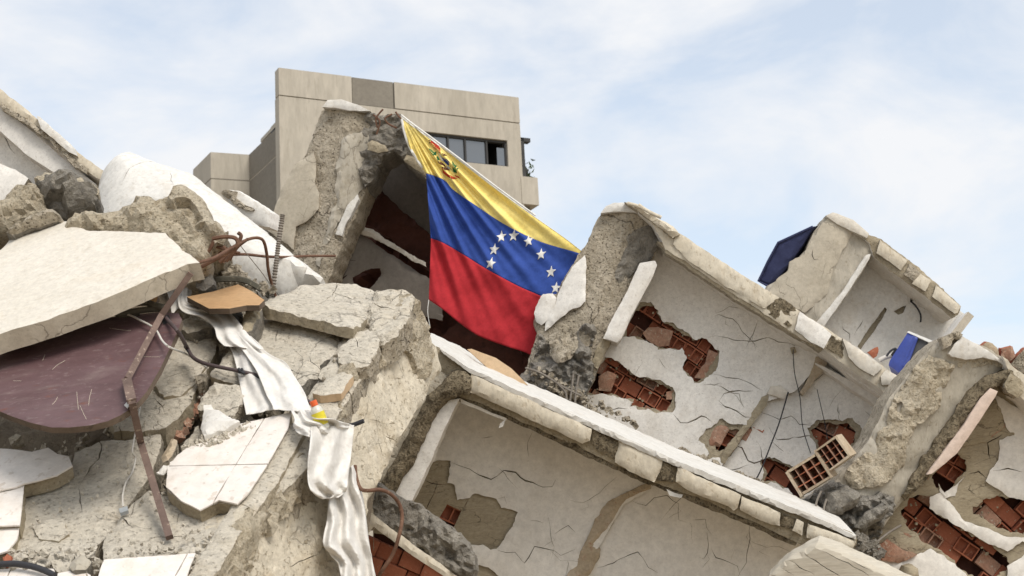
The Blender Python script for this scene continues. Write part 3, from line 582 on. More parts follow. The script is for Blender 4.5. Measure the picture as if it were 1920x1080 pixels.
HD = [(1515, 800), (1538, 785), (1570, 790), (1600, 788), (1616, 805), (1612, 830), (1590, 850), (1560, 860), (1548, 880), (1510, 900), (1520, 870), (1535, 840), (1520, 815)]
HE = [(1424, 862), (1440, 858), (1470, 865), (1500, 880), (1520, 905), (1500, 945), (1480, 920), (1450, 905), (1425, 905), (1432, 885)]
ob = [(1556, 668), (1600, 690), (1700, 750), (1760, 820), (1640, 960), (1560, 990), (1310, 895), (1325, 865), (1370, 795), (1405, 748), (1470, 685)]
wb = plate('wall', R2, ob, ['brick_shade', 'brick_shade'], t2, u=U2-.34, th=.1, jag=.01, disp=.02, res=.15)
plate('plaster', R2, ob, ['plaster', 'mortar'], wb, u=U2-.1, th=.025, jag=.008, disp=.006, res=.07, holes=[HD, HE, HC], hjag=.034, bev=.006, cracks=[
    (2.5, (1500, 692), (1522, 685), (1545, 700)), (1.8, (1520, 718), (1535, 708), (1550, 698)), (2.2, (1422, 772), (1440, 778), (1462, 785), (1485, 782), (1500, 795), (1522, 797)),
    (2.5, (1440, 800), (1455, 825), (1500, 820), (1535, 815)), (3.5, (1370, 835), (1390, 840), (1402, 862), (1415, 868), (1440, 860)), (2, (1350, 880), (1385, 880), (1410, 870)), (1.4, (1620, 770), (1640, 785))] + hair(1460, 720, 1600, 770, 3, 6) + hair(1390, 820, 1480, 850, 2, 7))
plate('mortar_layer', R2, ob, ['mortar', 'mortar'], wb, u=U2-.127, th=.03, jag=.01, disp=.006, res=.1, holes=[shrink(HD, .9, 7), shrink(HE, .9, 8), HC], hjag=.03)
bricks(R2, HD, U2-.2, wb, 21, rot=.1); bricks(R2, HE, U2-.2, wb, 22, rot=-.05)
plate('pilaster_edge', R2, [(1530, 668), (1560, 660), (1548, 690), (1505, 742), (1500, 735), (1520, 700)], ['brick_pale', 'mortar'], t2, u=U2+.02, th=.12, jag=.012, disp=.03, res=.05)
plate('pilaster_edge', R2, [(1430, 745), (1445, 738), (1437, 760), (1398, 812), (1360, 868), (1345, 872), (1360, 840), (1400, 790)], ['olive', 'mortar'], t2, u=U2+.02, th=.14, jag=.012, disp=.02, res=.05)
plate('corner_plaster', R2, [(1446, 724), (1465, 722), (1478, 735), (1470, 748), (1452, 742), (1438, 738)], ['plaster_warm', 'mortar'], t2, u=U2+.04, th=.05, jag=.008, disp=.006, res=.05)
plate('ceiling_beam', R2, [(1545, 662), (1560, 658), (1600, 686), (1720, 762), (1720, 785), (1660, 748), (1600, 710)], ['plaster_fine', 'plaster_fine'], t2, u=-.2, th=.3, jag=.006, disp=.006)
plate('beam_groove', R2, [(1530, 680), (1600, 715), (1680, 762), (1700, 790), (1640, 758), (1560, 705)], ['plaster_fine', 'plaster_fine'], t2, u=-.45, th=.25, jag=.008, disp=.006)
for nm, q, r in (('wire', [(1487, 655), (1490, 700), (1500, 745), (1505, 800), (1520, 850)], .006), ('wire', [(1478, 735), (1462, 790), (1445, 835), (1425, 885), (1410, 910)], .009), ('wire', [(1532, 730), (1540, 765), (1548, 800), (1552, 825)], .005)):
    tube(nm, [R2.P(x, y, -.5) for x, y in q], r, 'cable_black', t2, n=5)
plate('ceiling_fitting', R2, [(1482, 652), (1490, 650), (1494, 660), (1486, 664)], ['olive', 'olive'], t2, u=U2+.03, th=.04, jag=.004, res=.04)

# ---- small storey at the top right
t3 = thing('collapsed_storey', 'small tilted storey end against the sky at the upper right', 'building part', R3.w(0, -3, -1))
plate('column', R3, [(1541, 413), (1552, 403), (1570, 408), (1610, 430), (1640, 450), (1638, 475), (1610, 520), (1585, 560), (1545, 612), (1500, 640), (1420, 560), (1443, 535), (1475, 510), (1508, 474)], ['smooth', 'tan'], t3, th=.9, jag=.015, disp=.03, res=.07, fold=[((1490, 590), (1570, 405), .15, .1)])
plate('plaster_patch', R3, [(1541, 418), (1556, 404), (1604, 428), (1590, 455), (1582, 470), (1570, 490), (1562, 505), (1553, 545), (1540, 560), (1510, 585), (1440, 560), (1448, 534), (1478, 505), (1482, 490), (1508, 476)], ['plaster_beige', 'tan'], t3, u=.05, th=.06, jag=.02, disp=.012, res=.06, fold=[((1490, 590), (1570, 405), .15, .1)], cracks=[(2, (1523, 468), (1522, 478), (1528, 485), (1537, 485))])
plate('top_plaster', R3, [(1549, 404), (1562, 398), (1570, 400), (1600, 412), (1630, 438), (1626, 446), (1595, 432), (1570, 420)], ['plaster_warm', 'plaster_warm'], t3, u=.08, th=.9, jag=.006, disp=.01, res=.05)
sl3 = plate('roof_slab', R3, [(1560, 398), (1590, 410), (1632, 440), (1650, 447), (1700, 484), (1760, 534), (1803, 575), (1798, 590), (1786, 596), (1760, 575), (1700, 530), (1640, 482), (1630, 455)], ['mortar', 'plaster_fine'], t3, u=.0, th=1.3, jag=.015, disp=.025, res=.05)
for poly, m in (([(1650, 450), (1702, 488), (1690, 506), (1644, 474)], 'fascia'), ([(1706, 494), (1726, 510), (1716, 530), (1696, 514)], 'tan'), ([(1726, 512), (1746, 526), (1734, 546), (1710, 532)], 'fascia'), ([(1756, 534), (1802, 574), (1796, 586), (1790, 588), (1748, 556)], 'fascia')):
    plate('fascia_block', R3, poly, [m, 'tan'], sl3, u=.07, th=.1, jag=.008, disp=.015, res=.05)
plate('plaster_edge', R3, [(1624, 478), (1633, 476), (1630, 486), (1590, 548), (1545, 612), (1530, 606), (1580, 546)], ['plaster_white', 'plaster_white'], t3, u=.08, th=.5, jag=.006, disp=.006, res=.05)
w3 = plate('wall', R3, [(1600, 440), (1660, 470), (1810, 590), (1760, 680), (1700, 760), (1500, 640)], ['plaster_white', 'mortar'], t3, u=-.6, th=.15, jag=.008, disp=.006, res=.07, holes=[[(1660, 575), (1664, 580), (1640, 620), (1614, 655), (1608, 650), (1630, 615)], [(1708, 558), (1720, 550), (1730, 548), (1722, 562), (1706, 566)], [(1676, 584), (1690, 575), (1700, 572), (1694, 586), (1684, 590)]], cracks=[
    (2, (1592, 535), (1594, 548)), (2, (1578, 610), (1580, 620), (1592, 626), (1592, 640)), (2, (1570, 570), (1577, 585)), (1.5, (1620, 600), (1600, 630))])
plate('wall_core', R3, [(1600, 450), (1660, 480), (1800, 595), (1750, 680), (1700, 740), (1520, 640)], ['olive', 'mortar'], t3, u=-.68, th=.02, jag=.008, disp=.006, res=.1)
plate('end_wall', F3(R3.P(1792, 594, 0), R3.P(1735, 668, 0), R3.P(1792, 594, 0)-R3.c*.6), [(0, 0), (.9, 0), (.9, .62), (0, .62)], ['plaster_fine', 'plaster_beige'], t3, th=.12, px=False, jag=.01)
tube('hanging_cable', [R3.P(x, y, -.5) for x, y in ((1708, 565), (1718, 575), (1726, 590), (1726, 604))], .013, 'cable_black', t3)
for x, y in ((1660, 507), (1670, 514)): plate('insulator', R3, [(x-3, y-4), (x+3, y-4), (x+4, y+4), (x-2, y+5)], ['olive', 'olive'], t3, u=-.3, th=.05, jag=.003, res=.04, dome=.02, dome_r=.03)
# ---- right storey: big leaning column and brick wall
t4 = thing('collapsed_storey', 'leaning tan column and brick wall of the right-hand storey at the frame edge', 'building part', R4.w(0, -3, -1))
C4 = [(1772, 632), (1785, 636), (1800, 640), (1850, 645), (1890, 668), (1912, 700), (1900, 712), (1880, 712), (1850, 735), (1800, 790), (1760, 850), (1710, 925), (1680, 960), (1640, 1020), (1600, 1120), (1480, 1080), (1505, 948), (1540, 930), (1572, 898), (1601, 864), (1626, 830), (1650, 786), (1670, 745), (1692, 718), (1716, 688), (1742, 656)]
f4 = [((1600, 980), (1790, 640), .1, .35)]
plate('column', R4, C4, ['smooth', 'tan'], t4, th=.8, jag=.015, disp=.03, res=.06, bev=.02, fold=f4)
plate('rough_patch', R4, [(1745, 662), (1770, 672), (1795, 685), (1780, 715), (1770, 735), (1760, 765), (1725, 795), (1705, 830), (1695, 870), (1675, 900), (1640, 912), (1600, 915), (1580, 895), (1605, 865), (1640, 835), (1655, 800), (1672, 760), (1692, 722), (1715, 692)], ['sand', 'tan'], t4, u=.05, th=.1, jag=.035, disp=.05, dsc=6, res=.05, fold=f4, holes=[[(1648, 785), (1660, 788), (1665, 800), (1655, 806), (1646, 800)], [(1684, 755), (1694, 757), (1690, 770), (1682, 770)]])
plate('sand_lip', R4, [(1790, 668), (1820, 675), (1850, 668), (1880, 675), (1895, 688), (1860, 682), (1820, 690), (1790, 686)], ['sand', 'tan'], t4, u=.02, th=.1, jag=.015, disp=.03, res=.05, fold=f4)
plate('top_plaster', R4, [(1780, 662), (1790, 645), (1805, 630), (1830, 642), (1845, 648), (1880, 668), (1905, 690), (1880, 676), (1850, 668), (1815, 674), (1788, 668)], ['plaster_white', 'plaster_warm'], t4, u=.1, th=.8, jag=.008, disp=.006, res=.05, fold=f4)
plate('top_stone', R4, [(1766, 634), (1785, 624), (1797, 620), (1806, 626), (1800, 636), (1790, 634), (1782, 650), (1768, 655)], ['tan', 'tan'], t4, u=.1, th=.2, jag=.015, disp=.05, res=.04)
plate('mortar_bead', R4, [(1912, 700), (1918, 720), (1908, 742), (1890, 735), (1880, 722), (1860, 730), (1838, 748), (1800, 808), (1765, 862), (1735, 905), (1700, 935), (1690, 930), (1720, 880), (1760, 820), (1800, 755), (1830, 722), (1860, 700), (1890, 692)], ['aggregate', 'aggregate'], t4, u=-.02, th=.25, jag=.02, disp=.04, dsc=6, res=.045, dome=.04, dome_r=.08)
plate('haunch_end', R4, [(1884, 722), (1896, 700), (1915, 712), (1919, 735), (1908, 746), (1890, 736)], ['mortar', 'tan'], t4, u=.06, th=.2, jag=.01, disp=.02, res=.05)
plate('plaster_edge', R4, [(1858, 728), (1872, 734), (1868, 742), (1830, 800), (1795, 850), (1748, 888), (1738, 890), (1770, 846), (1805, 800), (1840, 746)], ['pink', 'pink'], t4, u=.06, th=.4, jag=.005, disp=.005, res=.05)
plate('roof_slab', R4, [(1880, 668), (1905, 690), (1960, 735), (2060, 815), (2420, 1105), (2420, 1150), (2060, 860), (1960, 790), (1912, 742), (1900, 712)], ['fascia', 'plaster_fine'], t4, u=.0, th=1.3, jag=.015, disp=.02, res=.06)
rb = [(1490, 950), (1512, 940), (1545, 915), (1575, 905), (1615, 930), (1650, 925), (1685, 930), (1680, 950), (1660, 985), (1645, 1020), (1620, 1060), (1560, 1090), (1480, 1060)]
plate('broken_core', R4, rb, ['dark_grey', 'dark_grey'], t4, u=.1, th=.4, jag=.03, disp=.14, dsc=6, res=.04, bev=.04, facet=(.10, 6), fold=f4, sharp=20)
for poly in ([(1556, 925), (1590, 915), (1612, 925), (1610, 945), (1580, 965), (1550, 968)], [(1600, 990), (1625, 965), (1660, 945), (1672, 952), (1655, 980), (1620, 995)]):
    plate('concrete_lump', R4, poly, ['grey', 'dark_grey'], t4, u=.3, th=.25, jag=.02, disp=.06, res=.04, dome=.08, dome_r=.1, fold=f4)
for q in ([(1540, 920), (1530, 950), (1545, 985)], [(1550, 935), (1545, 960), (1560, 990)], [(1640, 1020), (1665, 1000), (1690, 985)]):
    tube('reinforcing_bar', [R4.P(x, y, .3) for x, y in q], .012, 'steel', t4, n=6)
G1 = [(1750, 882), (1775, 862), (1795, 845), (1813, 865), (1808, 885), (1790, 905), (1770, 926), (1752, 908)]
G2 = [(1692, 958), (1705, 935), (1722, 925), (1745, 932), (1746, 952), (1800, 988), (1850, 1018), (1890, 1042), (1892, 1060), (1862, 1090), (1815, 1078), (1770, 1036), (1735, 1015), (1700, 985)]
G3 = [(1822, 960), (1845, 937), (1880, 933), (1960, 936), (1960, 990), (1920, 1000), (1895, 996), (1850, 976)]
o4 = [(1850, 690), (1920, 745), (2060, 850), (2400, 1120), (2400, 1400), (1560, 1400), (1600, 1160), (1620, 1040), (1690, 930), (1740, 860)]
w4 = plate('wall', R4, o4, ['brick_shade', 'brick_shade'], t4, u=-.78, th=.1, jag=.01, disp=.03, res=.15)
plate('mortar_layer', R4, o4, ['olive', 'mortar'], w4, u=-.5, th=.04, jag=.01, disp=.012, res=.06, holes=[G1, G2, G3], hjag=.038, cracks=[(3, (1860, 870), (1850, 830), (1880, 815)), (3, (1815, 890), (1835, 885), (1850, 895)), (2.5, (1790, 830), (1820, 820), (1850, 830)), (2, (1830, 930), (1815, 920), (1820, 905))])
for i, gq in enumerate((G1, G2, G3)): bricks(R4, gq, -.62, w4, 31+i, rot=.12-.1*i)
for poly in ([(1866, 738), (1920, 772), (2060, 870), (2390, 1130), (2390, 1250), (2060, 960), (1918, 938), (1890, 930), (1870, 915), (1848, 902), (1858, 882), (1872, 862), (1876, 825), (1900, 815), (1886, 800)], [(1745, 955), (1746, 932), (1764, 924), (1790, 950), (1806, 975), (1850, 990), (1882, 1004), (1960, 1012), (1960, 1030), (1918, 1015), (1890, 1034), (1860, 1022), (1800, 988), (1762, 966)], [(1560, 1120), (1640, 1042), (1690, 1046), (1745, 1030), (1770, 1040), (1812, 1076), (1860, 1160), (1560, 1160)], [(1890, 1062), (1930, 1036), (2060, 1050), (2300, 1300), (2200, 1380), (1880, 1300)], [(1760, 905), (1770, 926), (1788, 912), (1812, 895), (1800, 905), (1790, 930), (1765, 938)]):
    plate('plaster', R4, poly, ['plaster_fine', 'mortar'], w4, u=-.46, th=.035, jag=.02, disp=.008, res=.06, cracks=[(2.5, (1862, 882), (1890, 878), (1915, 885))] if poly[0][0] == 1866 else [])
for poly in ([(1640, 1010), (1655, 990), (1700, 1000), (1740, 1020), (1720, 1045), (1680, 1052), (1650, 1040)], [(1750, 760), (1870, 745), (1885, 800), (1872, 812), (1850, 830), (1800, 840), (1740, 900)]):
    plate('render_patch', R4, poly, ['olive', 'brick_dusty'], w4, u=-.465, th=.03, jag=.02, disp=.012, res=.06)
plate('broken_brick', R4, [(1640, 1030), (1665, 1012), (1690, 1030), (1720, 1040), (1690, 1056), (1655, 1050)], ['brick_dusty', 'brick'], w4, u=-.42, th=.06, jag=.015, disp=.03, res=.05)
plate('plastic_lamp', R4, [(1690, 1075), (1696, 1062), (1710, 1058), (1722, 1066), (1724, 1085), (1710, 1100), (1692, 1095)], ['olive', 'olive'], t4, u=-.2, th=.2, jag=.002, disp=0, res=.04, dome=.09, dome_r=.1)

# ---- near storey under the long white slab
t1 = thing('collapsed_storey', 'tilted room with cracked white wall under the long white-topped slab', 'building part', R1.w(0, -3, -1))
S1 = [(770, 628), (824, 652), (880, 692), (960, 728), (1110, 794), (1262, 862), (1400, 918), (1520, 966), (1606, 1004), (1608, 1020), (1596, 1034), (1560, 1024), (1500, 1020), (1440, 992), (1330, 942), (1220, 902), (1100, 846), (1000, 800), (900, 756), (862, 744), (840, 700), (800, 690)]
sl1 = plate('slab', R1, S1, ['mortar', 'coping'], t1, u=0, th=1.5, jag=.010, disp=.02, res=.06, rnd=.4)
for poly, m, u_ in (
    ([(884, 700), (960, 736), (1040, 772), (1110, 804), (1106, 826), (1092, 832), (1010, 794), (940, 762), (880, 736)], 'fascia', .10),
    ([(1112, 800), (1160, 822), (1156, 862), (1124, 848), (1108, 832)], 'aggregate', .05),
    ([(1160, 822), (1238, 860), (1246, 872), (1226, 904), (1180, 884), (1152, 866)], 'fascia', .07),
    ([(1240, 866), (1270, 876), (1262, 906), (1232, 902)], 'aggregate', .06),
    ([(1272, 876), (1330, 902), (1390, 928), (1384, 954), (1376, 958), (1366, 950), (1300, 926), (1266, 904)], 'fascia', .10),
    ([(1390, 930), (1464, 962), (1462, 986), (1444, 984), (1388, 958)], 'fascia', .10),
    ([(1466, 962), (1492, 974), (1486, 994), (1462, 988)], 'aggregate', .07),
    ([(1494, 974), (1508, 980), (1504, 1004), (1486, 996)], 'fascia', .09),
    ([(1516, 982), (1606, 1016), (1597, 1032), (1560, 1022), (1512, 1008)], 'fascia', .10)):
    plate('fascia_block', R1, poly, [m, 'tan'], sl1, u=u_, th=.12, jag=.010, disp=.03 if m == 'aggregate' else .007, res=.05, bev=.02)
plate('white_coping', R1, [(824, 653), (880, 690), (960, 727), (1110, 793), (1262, 861), (1400, 917), (1520, 965), (1606, 1004), (1606, 1012), (1520, 976), (1400, 928), (1262, 872), (1110, 804), (960, 736), (880, 698), (832, 664)], ['coping', 'coping'], sl1, u=.09, th=1.6, jag=.008, disp=.008, res=.05, rnd=.5, freq=9, chip=.008)
plate('broken_lip', R1, [(858, 742), (900, 750), (1000, 796), (1100, 842), (1200, 890), (1300, 926), (1400, 970), (1500, 1012), (1490, 1024), (1400, 984), (1300, 942), (1210, 906), (1120, 866), (1000, 808), (900, 766), (862, 752)], ['aggregate', 'aggregate'], t1, u=-.02, th=.2, jag=.014, disp=.02, res=.05)
plate('paint_lip', R1, [(862, 748), (900, 764), (950, 786), (948, 790), (900, 770), (864, 756)], ['plaster_warm', 'plaster_warm'], t1, u=.01, th=.03, jag=.006, disp=.003, res=.05)
plate('paper_scrap', R1, [(948, 786), (943, 800), (935, 803), (938, 794)], ['plaster_white', 'plaster_white'], t1, u=.02, th=.008, jag=.002, disp=0, res=.05)
plate('paint_lip', R1, [(1250, 918), (1264, 924), (1280, 928), (1278, 934), (1256, 930)], ['plaster_white', 'plaster_warm'], t1, u=.02, th=.03, jag=.004, disp=.003, res=.05)
plate('column', R1, [(770, 640), (850, 690), (830, 760), (780, 850), (745, 930), (690, 1000), (640, 960), (700, 800)], ['beam', 'tan'], t1, u=-.02, th=.6, jag=.01, disp=.02, res=.08)
plate('mortar_bead', R1, [(828, 716), (842, 700), (858, 694), (874, 696), (884, 708), (884, 728), (878, 740), (860, 746), (840, 752), (824, 768), (812, 786), (795, 826), (770, 876), (744, 918), (728, 935), (700, 940), (716, 902), (740, 862), (768, 806), (800, 744)], ['aggregate', 'aggregate'], t1, u=.10, th=.35, jag=.016, disp=.03, dsc=6, res=.045, dome=.05, dome_r=.1)
plate('plaster_edge', R1, [(862, 746), (830, 752), (812, 776), (795, 814), (772, 860), (742, 916), (720, 960), (752, 975), (774, 936), (806, 868), (830, 812)], ['plaster', 'plaster'], t1, u=.04, th=.3, jag=.008, disp=.006, res=.06, bev=.01)
U1 = -.75
M1 = [(795, 880), (802, 868), (820, 864), (845, 864), (842, 890), (839, 906), (852, 911), (855, 937), (868, 936), (880, 932), (892, 924), (915, 932), (930, 936), (940, 952), (971, 960), (957, 990), (932, 1030), (920, 1031), (905, 1020), (885, 1023), (840, 1040), (760, 980), (745, 940)]
M1b = [(892, 1060), (900, 1058), (920, 1068), (940, 1085), (900, 1100), (880, 1080)]
o1 = [(800, 720), (880, 740), (1000, 790), (1215, 895), (1225, 910), (1200, 930), (1170, 945), (1150, 980), (1120, 1030), (1075, 1110), (700, 1150), (700, 960)]
w1 = plate('wall', R1, o1, ['brick_shade', 'brick_shade'], t1, u=U1-.2, th=.1, jag=.01, disp=.02, res=.15)
plate('plaster', R1, o1, ['plaster_fine', 'mortar'], w1, u=U1, th=.03, jag=.008, disp=.005, res=.08, holes=[M1, M1b, [(690, 985), (745, 1005), (800, 1040), (880, 1100), (850, 1145), (705, 1145)]], hjag=.016, bev=.008, cracks=[
    (2.5, (845, 868), (862, 872), (880, 880), (898, 890), (922, 900), (945, 884), (968, 886), (985, 902), (1000, 905), (1020, 914), (1034, 912), (1042, 900)), (2.4, (934, 1030), (950, 1038), (966, 1036), (978, 1050), (985, 1054), (1004, 1024), (1025, 1030), (1042, 1034), (1052, 1042), (1078, 1030)),
    (1.3, (905, 822), (925, 818)), (1.2, (825, 840), (840, 848)), (1.4, (995, 975), (1020, 980)), (1.2, (1040, 1000), (1065, 985), (1080, 998)), (1.2, (930, 936), (945, 932), (950, 945))] + hair(880, 790, 1120, 880, 3, 8, .9) + hair(980, 920, 1080, 1040, 3, 9, 1.0))
plate('mortar_layer', R1, o1, ['olive', 'mortar'], w1, u=U1-.045, th=.03, jag=.008, disp=.006, res=.09, holes=[[(838, 946), (865, 957), (850, 990), (820, 978)], [(700, 1000), (760, 1010), (850, 1075), (840, 1150), (700, 1150)]], hjag=.004, cracks=[(2.5, (820, 905), (810, 935), (797, 958)), (1.8, (880, 934), (868, 955)), (1.6, (788, 900), (800, 903), (820, 908), (840, 908))])
bricks(R1, [(838, 946), (865, 957), (850, 990), (820, 978)], U1-.08, w1, 41, rot=.02); bricks(R1, [(700, 1000), (760, 1010), (850, 1075), (840, 1100), (700, 1100)], U1-.08, w1, 42, rot=.03, weights=(1, 6, 0, 3, 0))
o1b = [(1120, 860), (1240, 895), (1500, 1005), (1560, 1060), (1480, 1130), (1020, 1130), (1050, 1080), (1095, 1000), (1125, 930)]
plate('wall_core', R1, [(1140, 880), (1240, 900), (1490, 1008), (1540, 1060), (1470, 1120), (1040, 1120), (1110, 1000)], ['brick_shade', 'brick_shade'], t1, u=U1-.2, th=.1, jag=.01, disp=.02, res=.2)
w1b = plate('wall', R1, o1b, ['plaster_fine', 'mortar'], t1, u=U1-.06, th=.12, jag=.008, disp=.006, res=.08, cracks=[
    (1.8, (1120, 1065), (1160, 1050), (1195, 1036), (1205, 1048), (1215, 1065), (1235, 1075)), (1.5, (1332, 1025), (1342, 1045), (1368, 1052), (1385, 1062), (1388, 1080)), (1.5, (1185, 940), (1210, 948), (1225, 935), (1250, 930), (1272, 945), (1272, 975), (1288, 980)), (1.3, (1297, 975), (1322, 974), (1325, 990), (1335, 1003)), (1.3, (1370, 1048), (1378, 1030))] + hair(1200, 960, 1420, 1050, 5, 10, 1.0))
plate('pilaster_edge', R1, [(1188, 916), (1222, 903), (1219, 917), (1196, 926), (1172, 938), (1160, 955), (1142, 985), (1122, 1010), (1112, 1020), (1126, 1032), (1122, 1046), (1098, 1088), (1080, 1130), (1030, 1130), (1056, 1090), (1082, 1048), (1102, 1008), (1120, 968), (1140, 940)], ['brick_pale', 'mortar'], t1, u=U1+.03, th=.14, jag=.014, disp=.03, res=.05)
plate('room_floor', R1, [(640, 1130), (760, 1020), (900, 1090), (1000, 1180), (640, 1240)], ['brick_shade', 'brick_shade'], t1, u=-.9, th=.2, jag=.02, disp=.05, res=.1)

# ---- loose grey beam across the lower left of that room
fb = K(790, 990, 14.4, 31, 8, -8)
t = thing('broken_beam', 'short grey broken concrete beam lying below the cracked white wall', 'beam', fb.w(0, -.3, -.2))
plate('rough_side', fb, [(708, 906), (722, 912), (742, 930), (775, 942), (812, 966), (850, 992), (878, 1020), (893, 1050), (888, 1082), (860, 1082), (800, 1038), (745, 1000), (700, 966), (694, 948)], ['grey', 'grey'], t, th=.4, jag=.02, disp=.06, dsc=7, res=.035, facet=(.06, 6), bev=.02, sharp=24)
plate('smooth_soffit', fb, [(696, 962), (745, 1000), (800, 1038), (862, 1084), (840, 1086), (780, 1046), (740, 1018), (692, 982)], ['fascia', 'fascia'], t, u=.03, th=.36, jag=.006, disp=.01, res=.05)
t = plate('wood_grain_beam', K(1560, 1060, 14.6, 24, 12, 6), [(1516, 1024), (1532, 1017), (1560, 1026), (1590, 1040), (1640, 1062), (1720, 1100), (1760, 1160), (1400, 1160), (1440, 1082), (1480, 1045)], ['board_grain', 'board_grain'], u=0, th=.4, jag=.01, disp=.012, res=.05, dome=.03, dome_r=.06, cracks=[(2, (1505, 1036), (1540, 1058), (1580, 1084)), (1.6, (1480, 1052), (1530, 1078)), (1.5, (1540, 1030), (1600, 1060), (1640, 1084)), (1.4, (1466, 1066), (1490, 1080)), (1.4, (1580, 1042), (1640, 1072))], sharp=24)
tag(t, 'fallen beam with board-marked grain at the bottom right, below the long slab', 'beam')
kb = K(1640, 1050, 14.9, 29, 12, 6)
t = thing('plaster_strip', 'narrow white strip of broken coping beside the board-marked beam', 'coping', kb.w(0, -.2, -.1))
plate('coping_face', kb, [(1545, 1025), (1560, 1022), (1620, 1048), (1690, 1084), (1740, 1120), (1680, 1110), (1600, 1054)], ['plaster_white', 'plaster_warm'], t, u=.0, th=.15, jag=.006, disp=.006, res=.05)
plate('broken_edge', kb, [(1555, 1014), (1572, 1020), (1640, 1054), (1700, 1086), (1690, 1092), (1620, 1058), (1560, 1028)], ['tan', 'tan'], t, u=.06, th=.08, jag=.01, disp=.02, res=.04)
# ================================================================== FOREGROUND RUBBLE
def slab(name, label, cat, outline, mats, fr=L, u=0., th=.14, group=None, **k):
    return tag(plate(name, fr, outline, mats, None, u=u, th=th, **k), label, cat, group)
# ---- great beam whose side faces right
rp = [L.P(770, 545, .12), L.P(383, 1080, .12)]
BRF = F3(rp[1], rp[0], at(700, 1000, 12.7))
t = thing('concrete_beam', 'massive tan concrete beam with its broad side facing right, white cloth hanging on it', 'beam', L.P(560, 1000, -.5))
plate('side_face', BRF, [(768, 546), (782, 560), (795, 586), (812, 618), (824, 652), (834, 690), (802, 744), (760, 820), (717, 902), (694, 945), (690, 1000), (720, 1140), (340, 1140), (383, 1080), (452, 972), (540, 905), (576, 868), (592, 830), (642, 758), (700, 668)], ['beam', 'beam'], t, u=0, th=.6, jag=.018, disp=.035, dsc=3, res=.06, bev=.04, cracks=[(2.5, (685, 735), (700, 775), (712, 830), (722, 870)), (3, (538, 950), (540, 985)), (2, (575, 975), (595, 1040), (600, 1075)), (2, (595, 1040), (570, 1050), (545, 1062)), (2, (687, 680), (692, 700), (695, 718))] + hair(620, 720, 760, 880, 2, 38, 1.2) + hair(450, 960, 580, 1050, 2, 39, 1.5))
plate('sandy_face', BRF, [(768, 550), (784, 566), (796, 590), (812, 622), (820, 655), (806, 700), (790, 716), (785, 690), (770, 660), (752, 650), (735, 670), (722, 690), (715, 660), (735, 610)], ['sand', 'sand'], t, u=.05, th=.12, jag=.03, disp=.05, dsc=6, res=.05)
plate('sandy_edge', BRF, [(660, 680), (680, 690), (676, 740), (650, 780), (632, 790), (640, 740)], ['sand', 'sand'], t, u=.05, th=.12, jag=.02, disp=.05, dsc=6, res=.05)
plate('sandy_edge', BRF, [(570, 850), (582, 870), (575, 930), (545, 960), (525, 985), (510, 1000), (505, 960), (530, 920), (545, 890)], ['sand', 'sand'], t, u=.06, th=.12, jag=.03, disp=.06, dsc=6, res=.05)
plate('sandy_edge', BRF, [(470, 950), (500, 960), (505, 1000), (480, 1040), (470, 1100), (400, 1100), (440, 1020)], ['sand', 'beam'], t, u=.05, th=.12, jag=.03, disp=.05, dsc=6, res=.05)
plate('top_face', L, [(690, 545), (735, 542), (770, 546), (740, 600), (700, 668), (642, 758), (592, 830), (576, 868), (540, 905), (452, 972), (383, 1080), (340, 1140), (250, 1140), (360, 1000), (450, 950), (530, 830), (560, 760), (600, 700), (632, 650), (650, 600)], ['screed', 'tan'], t, u=.10, th=.4, jag=.015, disp=.03, res=.06, bev=.02, cracks=[(3, (700, 573), (740, 575)), (2, (470, 898), (530, 895)), (2, (440, 955), (500, 955)), (2.5, (690, 625), (680, 600), (700, 590))] + hair(560, 640, 720, 800, 4, 36, 1.8) + hair(400, 900, 540, 1040, 5, 37, 1.6))
plate('broken_nose', L, [(700, 545), (735, 539), (768, 540), (777, 552), (770, 585), (745, 625), (715, 640), (690, 620), (690, 585)], ['screed', 'tan'], t, u=.15, th=.25, jag=.02, disp=.035, dsc=5, res=.04, facet=(.03, 5), bev=.03, sharp=26, cracks=[(3, (700, 573), (740, 576))])
plate('tile_bed', L, [(585, 735), (612, 706), (650, 690), (662, 700), (640, 735), (600, 740)], ['screed', 'wood_light'], t, u=.18, th=.08, jag=.01, disp=.01, res=.05)
plate('floor_strip', L, [(555, 790), (575, 800), (520, 900), (455, 990), (400, 1080), (370, 1110), (330, 1110), (400, 1000), (470, 880), (520, 800)], ['screed', 'sand'], t, u=.15, th=.1, jag=.012, disp=.012, res=.06, cracks=[(2, (480, 880), (530, 895)), (2, (445, 945), (490, 955))])

# ---- loose slabs on the slope, far to near
slab('concrete_slab', 'thick tan slab lying highest on the heap, in front of the flag', 'concrete slab', [(490, 568), (520, 550), (548, 540), (600, 527), (655, 528), (700, 540), (708, 556), (696, 572), (688, 590), (662, 613), (640, 608), (600, 598), (550, 584), (505, 576)], ['screed', 'mortar'], fr=F3((490, 570, 14.2), (690, 590, 14.1), (620, 530, 15.1)), u=.1, th=.11, jag=.02, disp=.02, cracks=[(2.5, (590, 540), (640, 552), (670, 562), (690, 572)), (2, (612, 595), (640, 585))] + hair(530, 550, 640, 585, 2, 35, 1.6), res=.05)
slab('concrete_slab', 'broad tan slab with a ragged right edge below the highest slab', 'concrete slab', [(458, 640), (466, 605), (480, 592), (510, 597), (565, 607), (582, 615), (606, 606), (630, 622), (636, 638), (630, 660), (620, 672), (600, 682), (600, 698), (580, 708), (566, 722), (552, 716), (520, 705), (480, 690)], ['screed', 'grey'], u=.07, th=.16, jag=.022, disp=.02, res=.055, cracks=[(2.5, (540, 690), (560, 700), (570, 706)), (1.8, (515, 640), (520, 618), (535, 612)), (1.5, (590, 625), (600, 612))] + hair(480, 610, 600, 680, 3, 34, 1.6))
